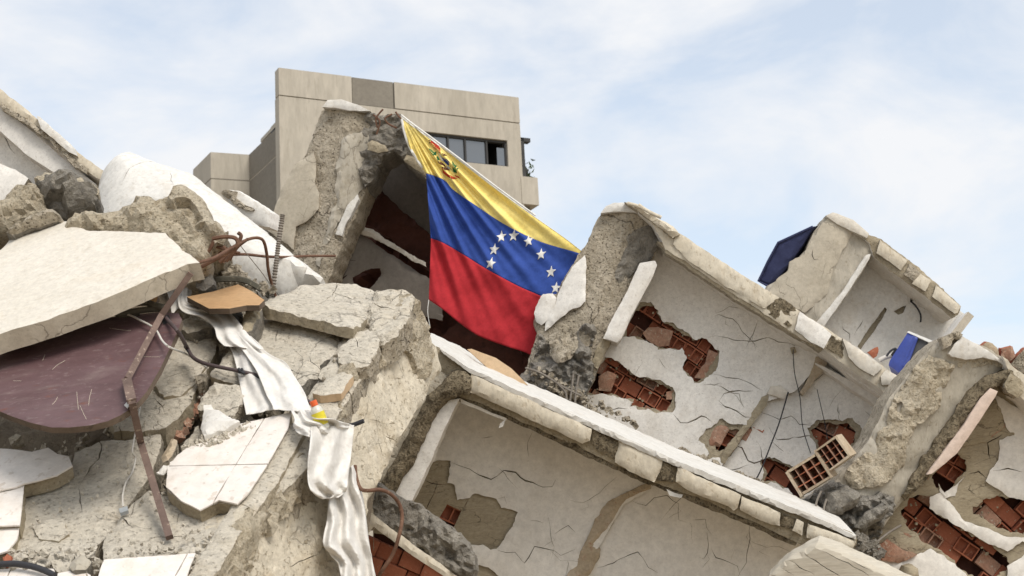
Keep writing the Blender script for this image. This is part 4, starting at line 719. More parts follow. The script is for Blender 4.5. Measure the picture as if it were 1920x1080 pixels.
slab('concrete_slab', 'tan slab between the white cloth and the dark table top', 'concrete slab', [(330, 610), (362, 598), (400, 592), (412, 612), (404, 642), (396, 680), (366, 732), (352, 760), (312, 800), (272, 808), (212, 802), (200, 760), (240, 700), (290, 650)], ['screed', 'mortar'], u=.03, th=.2, jag=.02, disp=.02, res=.06, cracks=[(1.5, (340, 640), (400, 648)), (2, (250, 760), (290, 745), (310, 770))] + hair(230, 640, 380, 780, 3, 31, 1.5))
slab('concrete_slab', 'cracked tan slab at the lower left under the tile pieces', 'concrete slab', [(185, 826), (245, 818), (300, 812), (302, 832), (288, 880), (270, 905), (245, 935), (215, 985), (190, 1008), (175, 1040), (100, 1058), (20, 1060), (-60, 1050), (-60, 960), (40, 940), (75, 900), (135, 870), (140, 846)], ['screed', 'tan'], u=.02, th=.25, jag=.018, disp=.02, res=.06, cracks=[(3.5, (186, 822), (190, 840), (186, 862), (170, 875), (160, 892), (148, 912)), (2, (192, 852), (210, 858), (228, 862)), (1.6, (148, 912), (150, 940), (156, 965))] + hair(40, 880, 250, 1000, 4, 32, 1.6))
slab('concrete_slab', 'tan slab carrying the foot of the bent metal bar', 'concrete slab', [(232, 958), (252, 938), (278, 916), (320, 925), (372, 950), (440, 945), (470, 930), (450, 975), (420, 1020), (380, 1035), (260, 1045), (196, 1060), (192, 1010), (210, 985)], ['screed', 'tan'], u=.05, th=.2, jag=.018, disp=.02, res=.06, cracks=[(2.5, (230, 970), (240, 985), (252, 992)), (2, (250, 1020), (330, 1005), (400, 995))] + hair(230, 950, 400, 1020, 3, 33, 1.5))
slab('concrete_slab', 'cracked tan block on the shoulder of the great beam', 'concrete slab', [(640, 642), (662, 622), (692, 612), (713, 636), (704, 662), (688, 682), (652, 692), (634, 672)], ['screed', 'tan'], u=.19, th=.14, jag=.018, disp=.025, res=.045, facet=(.02, 5), cracks=[(2.2, (662, 622), (672, 650), (690, 660)), (2, (640, 668), (665, 665))])
slab('concrete_slab', 'small tan slab wedged right of the broad ragged slab', 'concrete slab', [(606, 690), (630, 676), (642, 690), (636, 704), (612, 712), (596, 706)], ['screed', 'grey'], u=.13, th=.1, jag=.015, disp=.02, res=.045)
slab('concrete_slab', 'thin tan flake lying on the cracked slab beside the white wire', 'concrete slab', [(60, 985), (92, 968), (118, 976), (130, 998), (108, 1012), (74, 1008)], ['screed', 'mortar'], u=.055, th=.05, jag=.016, disp=.015, res=.045)
slab('concrete_slab', 'ragged tan layer on the slab between cloth and table top', 'concrete slab', [(300, 690), (330, 668), (372, 660), (392, 672), (372, 706), (340, 736), (306, 742), (290, 718)], ['screed', 'mortar'], u=.065, th=.05, jag=.02, disp=.015, res=.045, cracks=[(1.8, (300, 715), (335, 700), (365, 690))])
# tiled pieces
def tiled(label, outline, cuts, u, th=.12, fr=L, mats=('screed', 'mortar')):
    t = thing('tiled_slab', label, 'floor piece', fr.P(*outline[0], u-th))
    plate('screed', fr, outline, list(mats), t, u=u, th=th, jag=.014, disp=.012, res=.05)
    polys = [outline]
    for p, q in cuts:
        nx = []
        for g in polys:
            d = ((q[1]-p[1]), -(q[0]-p[0])); l = math.hypot(*d); d = (d[0]/l*.8, d[1]/l*.8)
            for s in (1, -1):
                pp, qq = ((p[0]+d[0]*s, p[1]+d[1]*s), (q[0]+d[0]*s, q[1]+d[1]*s))
                c = clip(g, pp, qq) if s == 1 else clip(g, qq, pp)
                if len(c) > 2: nx.append(c)
        polys = nx
    for g in polys: plate('floor_tile', fr, g, ['tile', 'tile'], t, u=u+.022, th=.016, jag=.005, disp=.003, res=.07, bev=.004)
tiled('pale four-tile floor piece beside the foot of the metal bar', [(332, 852), (352, 838), (388, 826), (432, 798), (490, 785), (546, 771), (541, 800), (500, 872), (462, 928), (445, 944), (410, 936), (375, 955), (340, 938), (311, 912), (314, 876)], [((315, 873), (500, 869)), ((400, 940), (485, 800))], .17)
tiled('pale tile piece with a pointed right end, below the dark table top', [(-40, 838), (30, 842), (60, 846), (90, 838), (106, 850), (128, 855), (136, 872), (106, 890), (70, 900), (44, 906), (30, 912), (-40, 928)], [], .16)
tiled('small square tile piece at the left edge under the pointed tile piece', [(-40, 930), (20, 918), (45, 906), (42, 940), (36, 984), (-40, 986)], [], .14)
tiled('curved tile fragment low at the left edge above the black hose', [(-40, 992), (36, 988), (32, 1010), (14, 1032), (-40, 1050)], [], .10)
tiled('rust-spotted tile piece at the bottom edge of the heap', [(195, 1048), (260, 1044), (366, 1036), (345, 1090), (330, 1130), (165, 1130)], [((350, 1040), (300, 1130))], .13)
tiled('tile piece crossed by the black hose in the bottom left corner', [(-40, 1068), (50, 1064), (100, 1066), (104, 1076), (90, 1130), (-40, 1130)], [((20, 1066), (-10, 1130))], .08)
tiled('narrow tile piece between the hose and the rust-spotted tile', [(108, 1074), (152, 1066), (170, 1078), (150, 1130), (100, 1130)], [], .08)
# chunks
for (lab, ol, m, u_, th_) in (
    ('flat tan chunk leaning over the gap left of the hanging cloth', [(370, 766), (378, 740), (390, 722), (402, 712), (430, 715), (456, 722), (460, 742), (446, 764), (430, 778), (400, 770)], ('screed', 'tan'), .22, .12),
    ('white wedge-shaped chunk below the flat tan chunk', [(376, 796), (382, 762), (396, 757), (424, 772), (448, 788), (410, 800), (380, 812)], ('plaster_white', 'plaster'), .26, .08),
    ('tan chunk under the twisted cables beside the cloth', [(394, 692), (412, 672), (432, 654), (444, 672), (450, 712), (420, 712), (396, 704)], ('screed', 'mortar'), .16, .12),
    ('upright splinter of concrete standing beside the wooden board', [(450, 606), (458, 584), (466, 566), (478, 560), (491, 568), (486, 588), (470, 612), (456, 618), (446, 614)], ('mortar', 'grey'), .3, .2),
    ('grey stone behind the upright concrete splinter', [(428, 590), (436, 580), (452, 578), (456, 592), (444, 606), (430, 602)], ('grey', 'grey'), .2, .12),
    ('tan rubble lump under the left of the white cloth', [(338, 596), (360, 590), (380, 592), (400, 600), (396, 614), (360, 622), (340, 616)], ('screed', 'grey'), .14, .12),
    ('small tan lump beside the gap under the twisted cables', [(365, 702), (378, 694), (392, 700), (386, 712), (370, 714)], ('tan', 'tan'), .14, .12),
    ('oblong pale stone standing in the gap by the metal bar', [(301, 850), (310, 832), (322, 818), (332, 822), (328, 840), (316, 860), (304, 862)], ('brick_pale', 'tan'), .2, .12),
    ('thin pale plaster sliver beside the metal bar', [(290, 880), (306, 866), (326, 855), (324, 866), (300, 882)], ('plaster', 'plaster'), .16, .05),
    ('pale lump of plaster wedged above the tiled floor piece', [(340, 840), (352, 816), (372, 790), (378, 812), (374, 830), (352, 838)], ('screed', 'tan'), .1, .12),
    ('tan lump of rubble beside the rust-spotted tile', [(362, 1060), (372, 1036), (392, 1024), (402, 1034), (392, 1056), (372, 1078)], ('tan', 'tan'), .16, .12),
    ('small grey block resting on the cracked slab near the bottom', [(130, 1052), (140, 1044), (158, 1042), (170, 1052), (160, 1066), (142, 1070), (134, 1064)], ('smooth', 'grey'), .14, .1),
    ('small pale block next to the grey block near the bottom', [(98, 1048), (116, 1044), (132, 1048), (134, 1062), (112, 1064), (100, 1058)], ('screed', 'tan'), .14, .1),
    ('small red brick crumb at the left edge near the hose', [(2, 1042), (10, 1034), (22, 1040), (16, 1048), (6, 1048)], ('brick', 'brick'), .14, .08)):
    slab('concrete_chunk', lab, 'rubble', ol, list(m), u=u_, th=th_, jag=.014, disp=.03, res=.045, facet=(.03, 4), bev=.02)
# red bricks glimpsed in the gap
for i, (x, y, r, lab) in enumerate(((330, 790, .4, 'red brick lying deep in the gap beside the table top'), (352, 772, 1.0, 'tilted red brick in the gap, nearest the flat tan chunk'), (312, 812, .2, 'red brick at the bottom of the gap above the tiled piece'), (372, 722, .8, 'red brick under the twisted cables'), (238, 945, .5, 'red brick crumb in the crack below the white wire'))):
    o = link('brick_fragment', BR[('solid', 'brick_dusty')], None, L.P(x, y, -.22)); o.rotation_euler = (.6+i*.3, .4*i, r); o.scale = (.7, .7, .7) if i < 4 else (.35, .4, .5)
    tag(o, lab, 'brick')

# ---- cream slab, round table top
S = F3((0, 622, 12.1), (352, 486, 12.6), (160, 430, 13.7))
cs = [(-80, 480), (0, 466), (16, 448), (20, 438), (60, 430), (108, 411), (130, 414), (160, 430), (200, 430), (245, 432), (310, 434), (328, 452), (340, 466), (356, 476), (372, 488), (350, 492), (300, 512), (200, 556), (100, 592), (0, 624), (-80, 650)]
o = slab('plaster_slab', 'big cream plastered slab sloping from the left edge over the table top', 'concrete slab', cs, ['plaster_warm', 'plaster_beige'], fr=S, u=0, th=.17, jag=.008, disp=.008, res=.08, rnd=.5)
t = thing('broken_mortar', 'ragged mortar crust under the front edge of the cream slab', 'mortar', S.P(180, 585, -.3))
for q in ([(160, 590), (176, 574), (200, 566), (215, 560), (205, 575), (190, 582), (172, 600)], [(100, 612), (120, 600), (150, 588), (165, 592), (150, 604), (128, 616), (105, 622)], [(0, 650), (30, 636), (60, 628), (90, 616), (100, 622), (60, 640), (20, 656)]):
    plate('mortar_crust', K(100, 610, 12.3, -18, 0, 0), q, ['mortar', 'tan'], t, u=-.1, th=.15, jag=.012, disp=.03, res=.04)
T = F3((100, 800, 11.3), (300, 690, 11.9), (60, 640, 12.6))
tt = thing('table_top', 'dark purple rounded table top half under the cream slab', 'table top', T.P(150, 700, -.1))
ell = [(-60, 700), (-20, 680), (30, 640), (80, 618), (180, 596), (300, 584), (334, 586), (341, 598), (330, 626), (300, 690), (274, 734), (262, 748), (246, 764), (226, 777), (202, 788), (170, 796), (130, 800), (96, 800), (56, 791), (24, 780), (0, 770), (-40, 748)]
plate('top_board', T, ell, ['purple', 'wood_edge'], tt, u=0, th=.055, jag=0, disp=.002, res=.05, bev=.006)
for q in ([(98, 693), (108, 684), (122, 676)], [(144, 735), (145, 748), (147, 768)], [(150, 760), (155, 772), (162, 786)], [(172, 730), (168, 745), (166, 760)], [(98, 758), (104, 752), (108, 744)], [(80, 676), (83, 668), (84, 665)], [(205, 615), (225, 618), (245, 620)], [(25, 714), (40, 714)], [(265, 668), (285, 669), (300, 669)]):
    tube('scratch', [T.P(x, y, .001) for x, y in q], 0.0015, 'fascia', tt, n=5, k=4)
plate('paper_scrap', T, [(232, 758), (238, 752), (244, 756), (238, 764)], ['plaster_white', 'plaster_white'], tt, u=.02, th=.006, jag=.002, disp=0, res=.04)
plate('hinge_plate', T, [(300, 592), (316, 588), (320, 600), (306, 606)], ['charcoal', 'charcoal'], tt, u=.012, th=.01, jag=.002, disp=0, res=.05)

# ---- stones at the left
for lab, ol, d, m in (
    ('big tan boulder of broken concrete behind the cream slab', [(128, 412), (150, 404), (180, 398), (225, 384), (270, 370), (300, 374), (318, 362), (338, 357), (362, 362), (384, 376), (398, 398), (402, 412), (425, 440), (420, 456), (398, 462), (392, 490), (376, 500), (350, 490), (310, 460), (240, 450), (160, 450), (120, 430)], 14.0, ('sand', 'tan')),
    ('dark grey stone with a flat tan top left of the white fallen column', [(60, 332), (90, 322), (112, 326), (142, 325), (166, 336), (184, 350), (188, 372), (176, 392), (150, 402), (110, 396), (84, 378), (72, 356)], 14.6, ('grey', 'dark_grey')),
    ('tan boulder at the left edge beside the dark grey stone', [(-30, 400), (10, 372), (38, 346), (58, 334), (74, 352), (86, 384), (78, 404), (50, 424), (20, 440), (-30, 450)], 14.3, ('sand', 'tan')),
    ('low rough stone above the left end of the cream slab', [(10, 440), (30, 424), (60, 406), (80, 394), (110, 400), (118, 412), (80, 424), (40, 436), (22, 446)], 13.9, ('tan', 'grey'))):
    slab('boulder', lab, 'rubble', ol, list(m), fr=K(ol[0][0]+60, ol[0][1]-20, d, 0, -6, -30), u=0, th=.6, jag=.025, disp=.07, dsc=3.5, res=.042, dome=.13, dome_r=.2, facet=(.13, 3.2), sharp=24)
slab('boulder', 'tan cap of rough concrete lying on the dark grey stone', 'rubble', [(64, 332), (90, 322), (142, 325), (184, 352), (186, 364), (150, 352), (112, 348), (96, 352)], ['sand', 'tan'], fr=K(120, 340, 14.45, 0, -6, -40), u=.02, th=.12, jag=.014, disp=.04, res=.05)

# ---- white fallen column and block behind
WC = F3((250, 430, 15.6), (560, 520, 14.9), (300, 320, 16.1))
t = thing('fallen_column', 'smooth white plastered column lying fallen behind the boulder', 'column', WC.P(380, 460, -.5))
plate('shaft', WC, [(172, 420), (178, 385), (188, 335), (214, 308), (236, 296), (258, 293), (280, 302), (304, 312), (346, 322), (364, 328), (400, 358), (480, 420), (560, 485), (606, 522), (600, 530), (560, 540), (540, 556), (480, 570), (380, 540), (300, 480), (180, 470)], ['plaster_white', 'plaster_white'], t, u=-.1, th=.6, jag=.01, disp=.02, dsc=2, res=.07, dome=.34, dome_r=.5, bev=0, cracks=[(1.5, (325, 320), (340, 324), (352, 332)), (1.3, (303, 313), (285, 330), (262, 360), (246, 392)), (1.8, (570, 500), (580, 515), (572, 530))] + hair(300, 340, 520, 480, 4, 41, 1.1))
kb = K(455, 380, 17.5, 36, 10, 0)
t = thing('plaster_block', 'small white plastered block with broken end left of the flag column', 'rubble', kb.w(0, -.4, -.2))
plate('plaster_face', kb, [(412, 362), (424, 356), (444, 358), (470, 372), (505, 394), (505, 425), (470, 420), (440, 400)], ['plaster_white', 'plaster'], t, u=0, th=.4, jag=.012, disp=.012, res=.05)
plate('broken_end', kb, [(411, 362), (424, 355), (442, 358), (440, 370), (460, 384), (476, 392), (472, 396), (448, 388), (436, 380), (428, 372)], ['tan', 'tan'], t, u=.05, th=.08, jag=.012, disp=.03, res=.04)

# ---- boards
slab('wooden_board', 'light brown wooden board lying beside the upright rebar', 'board', [(350, 556), (400, 546), (446, 533), (470, 544), (496, 562), (486, 572), (462, 572), (430, 578), (392, 578)], ['wood', 'wood_edge'], fr=F3((390, 578, 13.9), (480, 570, 13.9), (440, 535, 14.6)), u=.12, th=.05, jag=.002, disp=.002, res=.1, bev=.002)
slab('wooden_board', 'thin wooden board end poking from under the cream slab', 'board', [(236, 562), (290, 552), (296, 556), (292, 568), (240, 570)], ['wood', 'wood_edge'], fr=K(260, 560, 13.0, -8, 0, -20), u=0, th=.06, jag=.002, disp=.002, res=.1, bev=.002)
slab('wooden_board', 'pale wooden board sticking up below the flag behind the long slab', 'board', [(876, 655), (884, 654), (930, 671), (958, 690), (990, 722), (950, 716), (920, 695), (895, 672)], ['wood_light', 'wood'], fr=K(920, 690, 16.9, 30, 0, -8), u=0, th=.05, jag=.002, disp=.002, res=.1, bev=.002)
slab('wood_offcut', 'dark curved wooden offcut under the cream slab edge', 'wood', [(205, 566), (212, 552), (226, 543), (237, 542), (236, 554), (228, 566)], ['wood_edge', 'wood_edge'], fr=K(220, 556, 12.7, 0, 0, -10), u=0, th=.05, jag=.002, disp=.003, res=.05)
slab('tile_fragment', 'small pinkish tile fragment behind the brown wooden board', 'tile', [(378, 552), (382, 534), (400, 530), (410, 534), (408, 548), (398, 556)], ['pink', 'tan'], fr=K(392, 542, 14.4, 0, 0, -20), u=0, th=.05, jag=.004, res=.06)
slab('concrete_chunk', 'grey lump of rubble right of the boulder under the rusty bars', 'rubble', [(372, 510), (388, 492), (410, 486), (440, 500), (470, 520), (480, 545), (440, 545), (400, 535), (376, 528)], ['screed', 'grey'], fr=K(420, 515, 14.5, 0, 0, -20), u=0, th=.4, jag=.02, disp=.06, res=.05, dome=.1, dome_r=.2, facet=(.06, 3))
slab('concrete_chunk', 'small dark stone tucked under the tip of the cream slab', 'rubble', [(364, 520), (376, 506), (394, 512), (398, 530), (384, 542), (366, 538)], ['dark_grey', 'dark_grey'], fr=K(380, 524, 14.0, 0, 0, -20), u=0, th=.3, jag=.02, disp=.05, res=.05, facet=(.05, 4))

# ---- bars, rods, cables
d = lambda q: [at(*p) for p in q]
TB = lambda q, u=.05: [T.P(x, y, u) for x, y in q]
LB = lambda q, u=.12: [L.P(x, y, u) for x, y in q]
def bar(name, pts, w, h, m, parent=None):
    V, F = [], []; n = len(pts)
    for i, p in enumerate(pts):
        tg = (pts[min(i+1, n-1)]-pts[max(i-1, 0)]).normalized(); v = (CAM-p).normalized(); s = tg.cross(v).normalized(); up = s.cross(tg).normalized()
        for a, b in ((-1, -1), (1, -1), (1, 1), (-1, 1)): V.append(p+s*a*w+up*b*h)
    for i in range(n-1):
        for j in range(4): F.append((i*4+j, i*4+(j+1) % 4, i*4+4+(j+1) % 4, i*4+4+j))
    F += [(3, 2, 1, 0), tuple(n*4-4+j for j in range(4))]
    return mesh_obj(name, V, F, m, parent, sharp=30)
top = at(358, 512, 12.55); j1 = T.P(302, 592, .06); j2 = T.P(238, 712, .06); j3 = T.P(247, 752, .08); j4 = L.P(264, 830, .34); j5 = L.P(318, 1008, .11)
t = thing('metal_bar', 'rusty square metal bar bent in the middle, lying across the table top', 'metal bar', j5)
bar('upper_length', [top, top.lerp(j1, .5), j1, j1.lerp(j2, .5), j2], .024, .02, 'rust_bar', t); bar('crushed_bend', [j2, j2.lerp(j3, .5), j3], .034, .016, 'rust_bar', t); bar('lower_length', [j3, j4, j4.lerp(j5, .5), j5], .026, .022, 'rust_bar', t)
o = tube('threaded_rebar', d([(530, 402, 14.55), (523, 450, 14.5), (517, 500, 14.45), (510, 556, 14.4)]), .021, 'steel', None, n=8, k=22, ribs=.22); tag(o, 'ribbed steel rebar standing upright from the heap', 'rebar')
o = tube('rusty_rod', d([(366, 494, 12.9), (400, 484, 13.2), (432, 466, 13.6), (462, 450, 13.9), (482, 446, 14.0), (494, 452, 14.1), (500, 475, 14.2), (503, 505, 14.3), (510, 535, 14.4), (517, 556, 14.4)]), .014, 'rust', None); tag(o, 'long rusty rod bent over like a hook beside the upright rebar', 'rebar')
o = tube('rusty_rod', d([(430, 478, 13.9), (460, 477, 14.2), (500, 481, 14.6), (540, 482, 15.0), (580, 480, 15.4), (628, 480, 15.9)]), .013, 'rust', None); tag(o, 'nearly straight rusty rod pointing right across the white column', 'rebar')
t = thing('rusty_stirrups', 'tangle of rusty flat stirrups at the end of the boulder', 'rebar', at(420, 490, 13.9))
for q, r in (([(398, 448, 13.7), (420, 444, 13.7), (440, 446, 13.7), (446, 456, 13.7), (438, 466, 13.7), (410, 482, 13.7), (378, 500, 13.7)], .018), ([(400, 452, 13.9), (392, 470, 13.9), (374, 484, 13.9)], .016), ([(446, 436, 13.8), (452, 444, 13.8), (440, 466, 13.8), (424, 490, 13.8)], .017), ([(465, 448, 13.9), (445, 464, 13.9), (430, 488, 13.9)], .015), ([(400, 460, 14), (430, 470, 14), (450, 475, 14)], .014), ([(412, 492, 13.9), (425, 478, 13.9), (418, 462, 13.9)], .02)):
    tube('stirrup', d(q), r, 'rust', t, n=6)
slab('rust_plate', 'crumpled rusty metal scrap inside the stirrup tangle', 'metal scrap', [(392, 462), (414, 455), (432, 470), (436, 486), (420, 494), (402, 484)], ['rust', 'rust'], fr=K(414, 474, 14.1, 0, 0, 0), u=0, th=.02, jag=.012, disp=.05, res=.04)
o = tube('twisted_cable', [T.P(306, 590, .03), T.P(318, 604, .04), T.P(334, 622, .05)]+LB([(350, 650), (362, 670), (385, 682), (420, 690), (450, 696)], .24)+LB([(490, 706), (530, 722), (560, 740), (585, 758), (596, 770)], .2), .016, 'cable_brown', None); tag(o, 'thick dark cable snaking from the table top over the white cloth', 'cable')
o = tube('thin_cable', LB([(346, 650), (368, 676), (400, 684), (450, 696), (480, 706), (520, 720), (548, 740), (566, 765), (578, 782)], .215), .009, 'cable_black', None); tag(o, 'thin black cable running beside the thick cable across the cloth', 'cable')
o = tube('wire_knot', [L.P(453+8*math.cos(i*2.4)*(1-.03*i), 696+6*math.sin(i*2.4+i*.2), .24+.006*i) for i in range(14)], .006, 'cable_black', None, n=5); tag(o, 'small knot of wire round the cables on the cloth', 'wire')
o = tube('white_wire', TB([(205, 585), (240, 590), (262, 600), (290, 616), (305, 640), (320, 652)], .05)+LB([(345, 662), (370, 676), (388, 690)], .2), .0085, 'cable_white', None); tag(o, 'white wire curving over the table top to the cables', 'wire')
o = tube('yellow_wire', LB([(264, 742), (262, 765), (256, 800), (250, 830), (248, 848)], .16)+LB([(254, 860), (248, 885), (236, 905), (230, 930), (231, 950)], .09), .007, 'cable_white', None); tag(o, 'white and yellow wire hanging down beside the metal bar into the crack', 'wire')
o = slab('wire_connector', 'small grey connector block on the white wire end', 'connector', [(222, 951), (238, 946), (240, 954), (225, 959)], ['print_grey', 'print_grey'], u=.12, th=.04, jag=0, disp=0, res=.05)
o = tube('black_hose', LB([(-30, 1060), (0, 1058), (30, 1057), (60, 1062), (84, 1070), (102, 1079)], .15), .022, 'cable_black', None, n=10); tag(o, 'black rubber hose end in the bottom left corner', 'hose')
t = thing('hose_bundle', 'dirty flexible hoses bundled along the top of the table', 'hose', T.P(240, 580, 0))
for q, u_ in (([(200, 572), (230, 566), (260, 564), (290, 572), (312, 578)], .09), ([(180, 582), (205, 578), (222, 588), (250, 584), (280, 580), (310, 578)], .06), ([(170, 588), (200, 586), (230, 592), (262, 588)], .03)):
    tube('hose', TB(q, u_), .026 if u_ > .05 else .016, 'hose', t, n=8, k=14, ribs=.06)
t = thing('grey_cable_bundle', 'bundle of grey cables behind the brown wooden board', 'cable', at(430, 525, 14.4))
for k in range(4): tube('cable', d([(382, 524+3*k, 14.3), (410, 521+2*k, 14.2), (440, 520+2*k, 14.2), (462, 524+2*k, 14.2), (484, 536+2*k, 14.25), (504, 552+2*k, 14.3)]), .013, 'hose', t, n=6)
o = tube('steel_wire', d([(452, 462, 13.8), (470, 485, 13.9), (490, 510, 14.1), (508, 535, 14.3), (520, 550, 14.4), (526, 558, 14.4)]), .004, 'steel', None, n=5); tag(o, 'thin loose wire arching from the stirrup tangle to the upright rebar', 'wire')
CB = lambda q: [BRF.P(x, y, u) for x, y, u in q]
o = tube('copper_rod', CB([(666, 874, .1), (668, 895, .14), (676, 916, .2), (690, 920, .3), (712, 918, .35), (732, 926, .4), (748, 944, .4), (754, 970, .4), (748, 1005, .38), (736, 1040, .3), (715, 1072, .2), (706, 1090, .1)]), .015, 'rust', None); tag(o, 'curled brown rod sticking out beside the hanging cloth', 'rebar')
o = tube('rod_stub', CB([(648, 800, .05), (664, 796, .12), (682, 789, .2)]), .018, 'cable_black', None); tag(o, 'dark rod stub pinning the white cloth to the beam', 'rebar')

# ---- white cloth
def ribbon(name, Lf, Rt, parent, nc=40, k=14, folds=2.5, amp=.04, sd=0):
    A, B = catmull(Lf, k), catmull(Rt, k); V, F = [], []; n = min(len(A), len(B))
    for i in range(n):
        nrm = (CAM-A[i]).normalized()
        for j in range(nc+1):
            x = j/nc; p = A[i].lerp(B[i], x); w = (B[i]-A[i]).length
            z = amp*math.sin(folds*2*math.pi*x+sd+1.3*noise.noise(Vector((i*.035, sd, 0)))*3) + amp*.8*noise.noise(Vector((x*5, i*.065, sd))) + amp*.22*noise.noise(Vector((x*9+i*.05, i*.10, sd+4))) + amp*.2*abs(noise.noise(Vector((x*9-i*.2, i*.3, sd+9))))
            V.append(p+nrm*(z*min(1, w*3)+.02))
    for i in range(n-1):
        for j in range(nc): a = i*(nc+1)+j; F.append((a, a+1, a+nc+2, a+nc+1))
    o = mesh_obj(name, V, F, 'cloth', parent, sharp=180); m = o.modifiers.new('thickness', 'SOLIDIFY'); m.thickness = .006; return o
t = thing('white_cloth', 'long white cloth twisted over the slabs and hanging down the beam', 'cloth', BRF.P(640, 1080, .1))
ribbon('twisted_length', LB([(334, 545), (336, 575), (352, 588), (378, 596), (400, 612), (408, 634), (420, 648)], .26), LB([(352, 538), (356, 562), (392, 570), (424, 580), (448, 604), (470, 632), (494, 655)], .26), t, folds=2.2, amp=.035, sd=1)
ribbon('spread_length', LB([(404, 622), (412, 640), (432, 652), (444, 690), (452, 730), (460, 770), (463, 778)], .2), LB([(470, 630), (494, 654), (494, 680), (505, 705), (515, 730), (518, 752), (520, 766)], .21), t, folds=1.6, amp=.035, sd=2.2)
ribbon('spread_length', LB([(420, 615), (450, 650), (478, 690), (490, 715), (500, 740), (510, 758), (513, 768)], .26), LB([(470, 630), (500, 660), (535, 680), (552, 705), (568, 730), (578, 755), (586, 772)], .24), t, folds=1.4, amp=.04, sd=3.1)
ribbon('bunched_length', LB([(545, 770), (552, 785), (550, 800), (560, 812), (578, 818)], .26)+CB([(590, 822, .16)]), LB([(584, 768), (600, 782), (618, 784)], .26)+CB([(632, 788, .2), (650, 794, .18), (662, 798, .12)]), t, folds=2.6, amp=.05, sd=.4)
ribbon('hanging_length', CB([(584, 800, .16), (582, 830, .2), (578, 870, .22), (579, 905, .24), (588, 926, .22), (604, 936, .2)]), CB([(664, 797, .14), (661, 830, .16), (656, 870, .18), (652, 905, .2), (648, 922, .22), (634, 932, .22)]), t, folds=1.8, amp=.055, sd=2.0, k=16)
ribbon('hanging_length', CB([(620, 900, .12), (616, 940, .14), (612, 980, .16), (606, 1020, .18), (620, 1040, .2), (636, 1060, .2), (640, 1110, .2)]), CB([(662, 872, .14), (674, 905, .16), (682, 940, .18), (688, 985, .2), (694, 1030, .2), (702, 1070, .2), (712, 1110, .2)]), t, folds=2.6, amp=.06, sd=5.0, k=16)
ribbon('inner_length', LB([(300, 520), (312, 545), (318, 565), (322, 590)], .2), LB([(334, 512), (352, 530), (360, 548), (352, 560)], .22), t, folds=1.5, amp=.04, sd=7)
# ---- bottle
bt = L.P(597, 778, .28); bx = (RT*.25-UP*.0+L.b*.5).normalized(); axis = (UP*.9-RT*.35).normalized()
def lathe(name, prof, m, parent, n=14):
    s = axis.cross(FWD).normalized(); u_ = s.cross(axis).normalized(); V, F = [], []
    for h, r in prof:
        for j in range(n): a = 2*math.pi*j/n; V.append(bt+axis*h+s*math.cos(a)*r+u_*math.sin(a)*r)
    for i in range(len(prof)-1):
        for j in range(n): F.append((i*n+j, i*n+(j+1) % n, (i+1)*n+(j+1) % n, (i+1)*n+j))
    F += [tuple(range(n))[::-1], tuple((len(prof)-1)*n+j for j in range(n))]
    return mesh_obj(name, V, F, m, parent)
t = thing('juice_bottle', 'small bottle with orange cap and yellow label lying by the cloth', 'bottle', bt)
lathe('bottle_body', [(-.12, .04), (-.11, .05), (.03, .05), (.055, .042), (.07, .026), (.08, .022)], 'bottle_clear', t); lathe('label', [(-.08, .0515), (.02, .0515)], 'bottle_label', t); lathe('cap', [(.074, .028), (.112, .028), (.116, .024)], 'cap_orange', t)

# ================================================================== THINGS ON THE RIGHT
def hollow_brick(label, fr, cx, cy, w, h, dp, ang):
    """clay block seen on its cell end: rim, webs, open cells"""
    t = thing('hollow_brick', label, 'brick', fr.P(cx, cy, -.05)); x0, y0 = fr.st(cx, cy, 0); f = Frame(fr.w(x0, y0, 0), fr.a*math.cos(ang)+fr.b*math.sin(ang), fr.b*math.cos(ang)-fr.a*math.sin(ang), fr.c)
    hr = random.Random(int(cx))
    def bx(n, a, b, c, d_, e, g_, m): return mesh_obj(n, [q+Vector((hr.gauss(0, .004), hr.gauss(0, .004), hr.gauss(0, .004))) for q in box_pts(f, a, b, c, d_, e, g_-abs(hr.gauss(0, .012)))], BOXF, m, t, smooth=False)
    W2, H2, r = w/2, h/2, .022
    bx('side_wall', -W2, -W2+r, -H2, H2, -dp, 0, 'brick_pale'); bx('side_wall', W2-r, W2, -H2, H2, -dp, 0, 'brick_pale')
    bx('top_wall', -W2+r, W2-r, H2-r, H2, -dp, -.002, 'brick_pale'); bx('bottom_wall', -W2+r, W2-r, -H2, -H2+r, -dp, -.002, 'brick_pale')
    for k in range(1, 4): x = -W2+w*k/4; bx('web', x-.005, x+.005, -H2+r, H2-r, -dp, -.006, 'brick_dusty')
    for k in range(1, 3): y = -H2+h*k/3; bx('web', -W2+r, W2-r, y-.005, y+.005, -dp, -.01, 'brick')
    bx('end_wall', -W2+r, W2-r, -H2+r, H2-r, -dp+.005, -dp*.75, 'brick')
hb = K(1540, 870, 16.9, -36, 20, -14)
hollow_brick('hollow clay brick nearer the long slab, of the two under the leaning column', hb, 1516, 890, .40, .30, .28, 0.0)
hollow_brick('hollow clay brick nearer the leaning column, of the two under it', hb, 1560, 851, .30, .26, .28, 0.06)
def cushion(name, label, cat, fr, ol, m, th, parts=()):
    t = thing(name, label, cat, fr.P(*ol[0], -th)); plate(parts[0] if parts else 'body', fr, ol, [m, m], t, u=0, th=th, jag=.0, disp=.006, res=.08, dome=.02, dome_r=.06, bev=.01); return t
kn = K(1470, 480, 23.3, 26, 20, 14)
t = thing('mattress', 'navy blue mattress leaning against the small storey at the upper right', 'mattress', kn.P(1435, 535, -.2))
